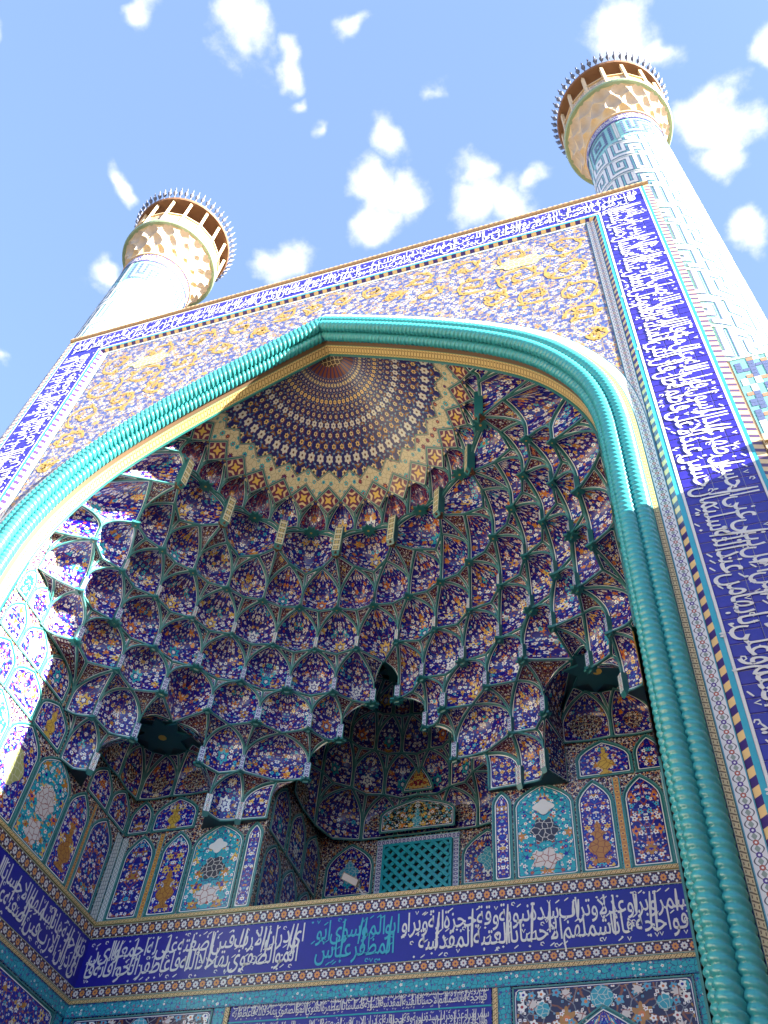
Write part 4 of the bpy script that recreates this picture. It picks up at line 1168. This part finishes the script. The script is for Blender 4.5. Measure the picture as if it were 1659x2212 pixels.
apanel(AB, -.42, .42, 16.5, 17.4, 'panel_gold', .9, .30, alc, 'gold_niche', 1.3)
apanel(AB, -1.0, 1.0, 15.4, 16.32, 'panel_peacock', .45, .22, alc, 'bird_panel'); vase(lambda a, z, d: AB(a, z, d), 0, 15.46, .6, 'medal_turq', .235, alc)
# pierced turquoise window grille
win = empty('window', alc)
def frame_ring(x0, x1, z0, z1, t, y0, y1):
    return join([boxv(x0 - t, x0, y0, y1, z0 - t, z1 + t), boxv(x1, x1 + t, y0, y1, z0 - t, z1 + t), boxv(x0, x1, y0, y1, z1, z1 + t), boxv(x0, x1, y0, y1, z0 - t, z0)])
v, f = frame_ring(-.84, .84, 12.5, 15.06, .07, 10.40, 10.50); mk('window_frame', v, f, 'turquoise', win)
for nm, (x0, x1, z0, z1) in dict(a=(-1.09, -.91, 11.9, 15.13), b=(.91, 1.09, 11.9, 15.13)).items():
    ribbon('window_border', [(x0, 10.47, z) for z in (z0, 13, 14, z1)], [(x1, 10.47, z) for z in (z0, 13, 14, z1)], 'band_white', win)
ribbon('window_border', [(x, 10.468, 15.13) for x in (-1.09, 0, 1.09)], [(x, 10.468, 15.31) for x in (-1.09, 0, 1.09)], 'band_white', win)
mk('window_dark', [(-.84, 10.49, 12.5), (.84, 10.49, 12.5), (.84, 10.49, 15.06), (-.84, 10.49, 15.06)], [(0, 1, 2, 3)], 'black', win)
stp = .28
for dr in (-1, 1):
    c0 = -4.2
    while c0 < 4.2:
        seg = []
        for k in range(201):
            x = -.84 + 1.68 * k / 200; z = 13.78 + dr * x + c0
            if 12.5 <= z <= 15.06: seg.append((x, z))
        if len(seg) > 6:
            a, b = Vector((seg[0][0], 10.43 + .012 * dr, seg[0][1])), Vector((seg[-1][0], 10.43 + .012 * dr, seg[-1][1]))
            v, f = tube([a, b], .062, 4, flat=1.0, phase=PI / 4); mk('lattice_bar', v, f, 'turquoise', win)
        c0 += stp

# ================================================================== MINARETS
kuf = ["#######.#.#.#######.#...#", "#.....#.#.#.#.....#.#...#", "#.###.#.#.#.#.###.#.###.#", "#.#.#.#.#.#.#.#.#.#...#.#", "#.###.#.#.###.###.#.###.#", "#.....#.#.....#...#.#...#", "#######.#######.###.#####"]
kuf2 = ["#####.#.#####.#.#.###.##", "....#.#.#...#.#.#.#...#.", "###.#.#.#.#.#.#.#.#.###.", "#.#.#.#.#.#.#.#.#.#.#.#.", "#.#.#.#.###.#.#.#.#.###.", "#...#.#.....#.#.#.#.....", "#####.#######.###.######"]
def kufic(rows, cell, u_of, flip=False):
    return [(u_of(i), j) for j, r in enumerate(reversed(rows)) for i, ch in enumerate(r) if ch == '#']
def on_cyl(R, u, z): return (R * math.cos(u / R), R * math.sin(u / R), z)
def build_minaret(name, hand):
    root = empty(name)
    R0, R1, Zb, Zt = 1.36, 1.29, 17.5, 34.6
    Rz = lambda z: R0 + (R1 - R0) * (z - Zb) / (Zt - Zb)
    v, f = revolve([(Rz(Zb), Zb), (Rz(26), 26), (Rz(Zt), Zt), (Rz(Zt), 35.3)], 64); mk('shaft', v, f, 'minaret_tile', root, smooth=True)
    cell = .105; circ = 2 * PI * 1.32
    PITCH = 1.42
    def sp(u, z): 
        return on_cyl(Rz(z) + .012, u, z)
    SL = 4 * PITCH / circ * hand
    def quad(lst, u0, u1, v0, v1, base, dr):
        P4 = [(u0, v0), (u1, v0), (u1, v1), (u0, v1)]; q = []
        for u, v_ in P4:
            z = base + v_ + SL * u
            if z < 17.65 or z > 32.72: return
            q.append(on_cyl(Rz(z) + dr, u, z))
        lst.append((q, [(0, 1, 2, 3)]))
    cw, chh = circ / 79, .172
    for turn in range(-6, 16):             # kufic bands winding steeply round the shaft
        W, D = [], []
        rows = kuf if turn % 2 == 0 else kuf2; nr = len(rows[0]) + 1
        on = lambda i, j: 0 <= j < 7 and i % nr < nr - 1 and rows[6 - j][i % nr] == '#'
        base = 17.6 + turn * PITCH
        for i in range(79):
            for j in range(7):
                if not on(i, j): continue
                u, v_ = i * cw, .15 + j * chh
                quad(W, u, u + cw, v_, v_ + chh, base, .010)
                e = .26
                if not on(i - 1, j): quad(D, u - cw * e, u, v_, v_ + chh, base, .009)
                if not on(i + 1, j): quad(D, u + cw, u + cw * (1 + e), v_, v_ + chh, base, .009)
                if not on(i, j - 1): quad(D, u, u + cw, v_ - chh * e, v_, base, .0085)
                if not on(i, j + 1): quad(D, u, u + cw, v_ + chh, v_ + chh * (1 + e), base, .0085)
        if not W: continue
        v, f = join(W); tag(mk('kufic_band', v, f, 'white', root), kind='stuff')
        v, f = join(D); tag(mk('kufic_outline', v, f, 'kufic_blue', root), kind='stuff')
        n = 64; us_ = [circ * k / n for k in range(n + 1) if 17.6 < base + SL * circ * k / n < 32.6]
        if len(us_) < 2: continue
        A = [on_cyl(Rz(base + SL * u) + .014, u, base + SL * u - .07) for u in us_]; B = [on_cyl(Rz(base + SL * u) + .014, u, base + SL * u + .07) for u in us_]
        ribbon('spiral_border', A, B, 'band_guil', root)
    # framed square kufic panels under the collar
    for q in range(6):
        a0 = q * 2 * PI / 6; u0 = a0 * 1.3; D = []
        for j in range(7):
            for i in range(9):
                if kuf[j][i + (q % 2) * 8] == '#':
                    z = 34.25 - j * .2; u = u0 + .14 + i * .115; rr_ = 1.31
                    D.append(([on_cyl(rr_, u, z - .16), on_cyl(rr_, u + .10, z - .16), on_cyl(rr_, u + .10, z), on_cyl(rr_, u, z)], [(0, 1, 2, 3)]))
        v, f = join(D); tag(mk('kufic_panel', v, f, 'kufic_blue', root), kind='stuff')
        for w0 in (u0 - .14,):
            ribbon('panel_border', [on_cyl(1.312, w0, z) for z in (32.75, 33.5, 34.4)], [on_cyl(1.312, w0 + .16, z) for z in (32.75, 33.5, 34.4)], 'band_guil', root)
    n = 48
    ribbon('collar', [on_cyl(1.315, 2 * PI * 1.315 * k / n, 34.42) for k in range(n + 1)], [on_cyl(1.315, 2 * PI * 1.315 * k / n, 35.02) for k in range(n + 1)], 'navy_pale', root)
    place_text('lettering', thuluth(WA, WC, 2 * PI * 1.32, .56, 41), lambda x, y, d: on_cyl(1.32 + d, -x, 34.44 + y), 'white', root)
    v, f = revolve([(1.30, 35.0), (1.37, 35.02), (1.37, 35.10), (1.30, 35.12)], 48); mk('ring_moulding', v, f, 'corbel', root)
    # stalactite corbel carrying the gallery
    def cr(z, n, R, Rc, ph):
        ns = []
        for k in range(n + 1):
            a = 2 * PI * (k + ph) / n - PI; b = 2 * PI * (k + ph + .5) / n - PI
            ns.append(Nd('L', (R * math.cos(a), R * math.sin(a), z)))
            if k < n: ns.append(Nd('C', (Rc * math.cos(b), Rc * math.sin(b), z)))
        return ns
    l0 = cr(35.10, 16, 1.33, 1.30, 0); l1 = cr(35.75, 16, 1.47, 1.37, .5); l2 = cr(36.4, 16, 1.66, 1.52, 0); l3 = cr(36.95, 16, 1.86, 1.80, .5)
    def ctier(lo, up, nm):
        N_ = 16
        legs = [n_ for n_ in lo if n_.k == 'L']; ups = [n_ for n_ in up if n_.k == 'L']; upc = [n_ for n_ in up if n_.k == 'C']
        for k in range(N_):
            A, B = legs[k].p, legs[k + 1].p; C = [n_ for n_ in lo if n_.k == 'C'][k].p
            mid_ang = math.atan2((A + B).y, (A + B).x)
            da = lambda p: abs((math.atan2(p.y, p.x) - mid_ang + PI) % (2 * PI) - PI)
            U = min((n_.p for n_ in ups), key=da)
            inn_ = -Vector((C.x, C.y, 0)).normalized()
            def P(u, v):
                p = side(A, U, .3, v).lerp(side(B, U, .3, v), u); kk = 4 * u * (1 - u) * math.sin(PI * v) if 0 < v < 1 else 0
                q = (A.lerp(C, u * 2) if u < .5 else C.lerp(B, u * 2 - 1)) - A.lerp(B, u)
                return p + q * (1 - v) + inn_ * (.13 * kk)
            patch('niche', P, nm, root, .5, .7, [0, .1, .3, .5, .7, .9, 1], [0, .15, .38, .55, .7, .85, 1])
            # wings from leg A to the chord between neighbouring apexes
            aA = math.atan2(A.y, A.x); dA = lambda p: abs((math.atan2(p.y, p.x) - aA + PI) % (2 * PI) - PI)
            us_ = sorted((n_.p for n_ in ups[:-1]), key=dA)[:2]; uc = min((n_.p for n_ in upc), key=dA)
            for Uq in us_:
                def Wg(t, s): return arc(A, Uq.lerp(uc, t), .3, s)
                patch('wing', Wg, 'corbel', root, .3, .6, [0, .5, 1], [0, .3, .6, .8, 1], smooth=False)
    ctier(l0, l1, 'corbel'); ctier(l1, l2, 'corbel_niche'); ctier(l2, l3, 'corbel_niche')
    v, f = revolve([(1.3, 36.93), (1.88, 36.93), (1.92, 36.99), (1.92, 37.06), (1.86, 37.10)], 64); mk('gallery_floor', v, f, 'green_rim', root)
    ng = 16
    for k in range(ng):
        a, b = 2 * PI * k / ng, 2 * PI * (k + 1) / ng
        pa, pb = Vector((1.84 * math.cos(a), 1.84 * math.sin(a), 0)), Vector((1.84 * math.cos(b), 1.84 * math.sin(b), 0))
        A = [pa.lerp(pb, t) + Vector((0, 0, 37.10)) for t in (0, .5, 1)]; B = [p + Vector((0, 0, .82)) for p in A]
        ribbon('parapet_panel', A, B, 'rail', root, smooth=False)
        v, f = tube([pa * 1.005 + Vector((0, 0, 37.08)), pa * 1.005 + Vector((0, 0, 39.25))], .075, 4); mk('post', v, f, 'corbel', root)
        v, f = tube([pa * 1.01 + Vector((0, 0, 37.95)), pb * 1.01 + Vector((0, 0, 37.95))], .045, 4); mk('hand_rail', v, f, 'corbel', root)
    v, f = revolve([(.95, 37.0), (.95, 39.3)], 32); mk('inner_drum', v, f, 'wood', root)
    v, f = revolve([(.2, 39.22), (1.98, 39.22), (2.02, 39.30), (1.98, 39.40), (1.5, 39.55), (.95, 39.7)], 48); mk('eave', v, f, 'wood', root)
    v, f = revolve([(.95, 39.6), (.95, 40.8), (.85, 41.3), (.55, 41.75), (.0, 42.0)], 32); mk('cap', v, f, 'stone', root, smooth=True)
    sm = None
    for k in range(56):
        a = 2 * PI * k / 56
        if sm is None:
            v, f = revolve([(.0, -.02), (.028, 0), (.02, .10), (.05, .16), (.07, .24), (.04, .31), (.018, .36), (.03, .40), (.0, .52)], 8)
            o = mk('finial', v, f, 'spike', root); sm = o.data
        else: o = link(bpy.data.objects.new('finial', sm), root)
        o.location = (1.98 * math.cos(a), 1.98 * math.sin(a), 39.33)
        o.rotation_euler = (0, rad(22), a); o.scale = (1.25, 1.25, 1.25)
    return root
mr = build_minaret('minaret', -1); mr.location = (9.07, 1.6, 0); mr.rotation_euler = (0, 0, rad(200))
ml = build_minaret('minaret', 1); ml.location = (-9.07, 1.6, 0); ml.rotation_euler = (0, 0, rad(330))
tag(mr, 'turquoise kufic-banded minaret with gallery, rising above the wall of square mosaic script', 'minaret', 'portal minarets')
tag(ml, 'pale kufic-banded minaret with gallery at the far corner, its shaft joining the frame edge', 'minaret', 'portal minarets')

# ---- square kufic mosaic on the flanking wall
flank = empty('flank_mosaic', portal)
rq = random.Random(9); Q = {}
for s in (-1, 1):
    mk('mosaic_field', [(s * 9.0, .012, 14.85), (s * 13.9, .012, 14.85), (s * 13.9, .012, 17.45), (s * 9.0, .012, 17.45)], [(0, 1, 2, 3)], 'minaret_pale', flank)
    for mat in ('kufic_blue', 'white', 'kufic_red'): Q[mat] = []
    c = .115
    for j in range(22):
        for i in range(40):
            x0, z0 = 9.05 + i * c, 14.88 + j * c
            ch = (kuf + kuf2)[(j * 3 // 4) % 14][(i + j // 7 * 5) % 24]
            mat = None
            if ch == '#' and (i // 3 + j // 4) % 3: mat = 'kufic_blue'
            elif ch == '#': mat = 'white'
            elif (i * 7 + j * 3) % 11 == 0: mat = 'kufic_red'
            if mat: Q[mat].append(([(s * x0, .006, z0), (s * (x0 + c * .94), .006, z0), (s * (x0 + c * .94), .006, z0 + c * .94), (s * x0, .006, z0 + c * .94)], [(0, 1, 2, 3)]))
    for mat, q in Q.items():
        v, f = join(q); tag(mk('mosaic_bricks', v, f, mat, flank), kind='stuff')
    x0, x1 = sorted((s * 8.97, s * 14.0))
    v, f = join([boxv(x0, x1, -.10, .018, 14.62, 14.80), boxv(x0, x1, -.05, .018, 14.45, 14.62)]); mk('string_course', v, f, 'corbel', flank)
    hband('striped_edge', s * 8.97, s * 14, .004, 17.42, 17.5, 'band_guil', 20, flank)

# ================================================================== THINGS AROUND
# floodlight on the ledge of the alcove
fl = empty('floodlight', None, (-.05, 7.27, 11.86))
tag(fl, 'small dark floodlight on a tilted arm standing on the patterned ledge before the window', 'floodlight')
v, f = boxv(-.07, .07, -.05, .05, 0, .02); mk('base_plate', v, f, 'grey_metal', fl)
v, f = tube([(0, 0, .01), (-.10, -.02, .13), (-.20, -.04, .26)], .022, 6); mk('arm', v, f, 'grey_metal', fl)
v, f = boxv(-.21, .21, -.10, .10, -.08, .08); v = [(x * (1.0 if y < 0 else .8), y, z * (1 if y < 0 else .7)) for x, y, z in v]
hd = mk('lamp_housing', v, f, 'dark_metal', fl); hd.location = (-.30, -.05, .36); hd.rotation_euler = (rad(25), rad(28), rad(10))
v, f = boxv(-.18, .18, -.112, -.101, -.065, .065); gl = mk('glass', v, f, 'grey_metal', hd)
v, f = boxv(-.05, .05, -.04, .04, -.03, .03); br = mk('bracket', v, f, 'white', fl); br.location = (-.17, -.05, .24)

# wings of the forecourt either side of the portal (the western one throws its shadow on the portal's foot)
def wing(s, label):
    w = empty('forecourt_wing', None, (s * 12.0, 0, 0)); tag(w, label, 'building', 'forecourt wings')
    H_ = 15.42
    x0, x1 = sorted((0, s * 9.0))
    v, f = boxv(x0, x1, -26, -.02, 0, H_ - .5); mk('wall', v, f, 'brick', w)
    v, f = boxv(x0 - .12, x1 + .12, -26, -.02, H_ - .5, H_); mk('parapet', v, f, 'corbel', w)
    for k in range(5):
        yc = -3.2 - k * 4.8
        for zb in (.3, 7.6):
            A = [(0, yc - 1.7, zb)] + [(0, yc - 1.7 * math.cos(a), zb + 3.6 + 2.2 * math.sin(a) ** .8) for a in [PI * q / 14 for q in range(15)]] + [(0, yc + 1.7, zb)]
            mk('arched_bay', [(-s * .02, y, z) for _, y, z in A], [tuple(range(len(A)))], 'plaster', w)
    return w
wing(1, 'brick forecourt wing with two storeys of arched bays beside the sunlit minaret')
wing(-1, 'brick forecourt wing with two storeys of arched bays beside the far minaret')
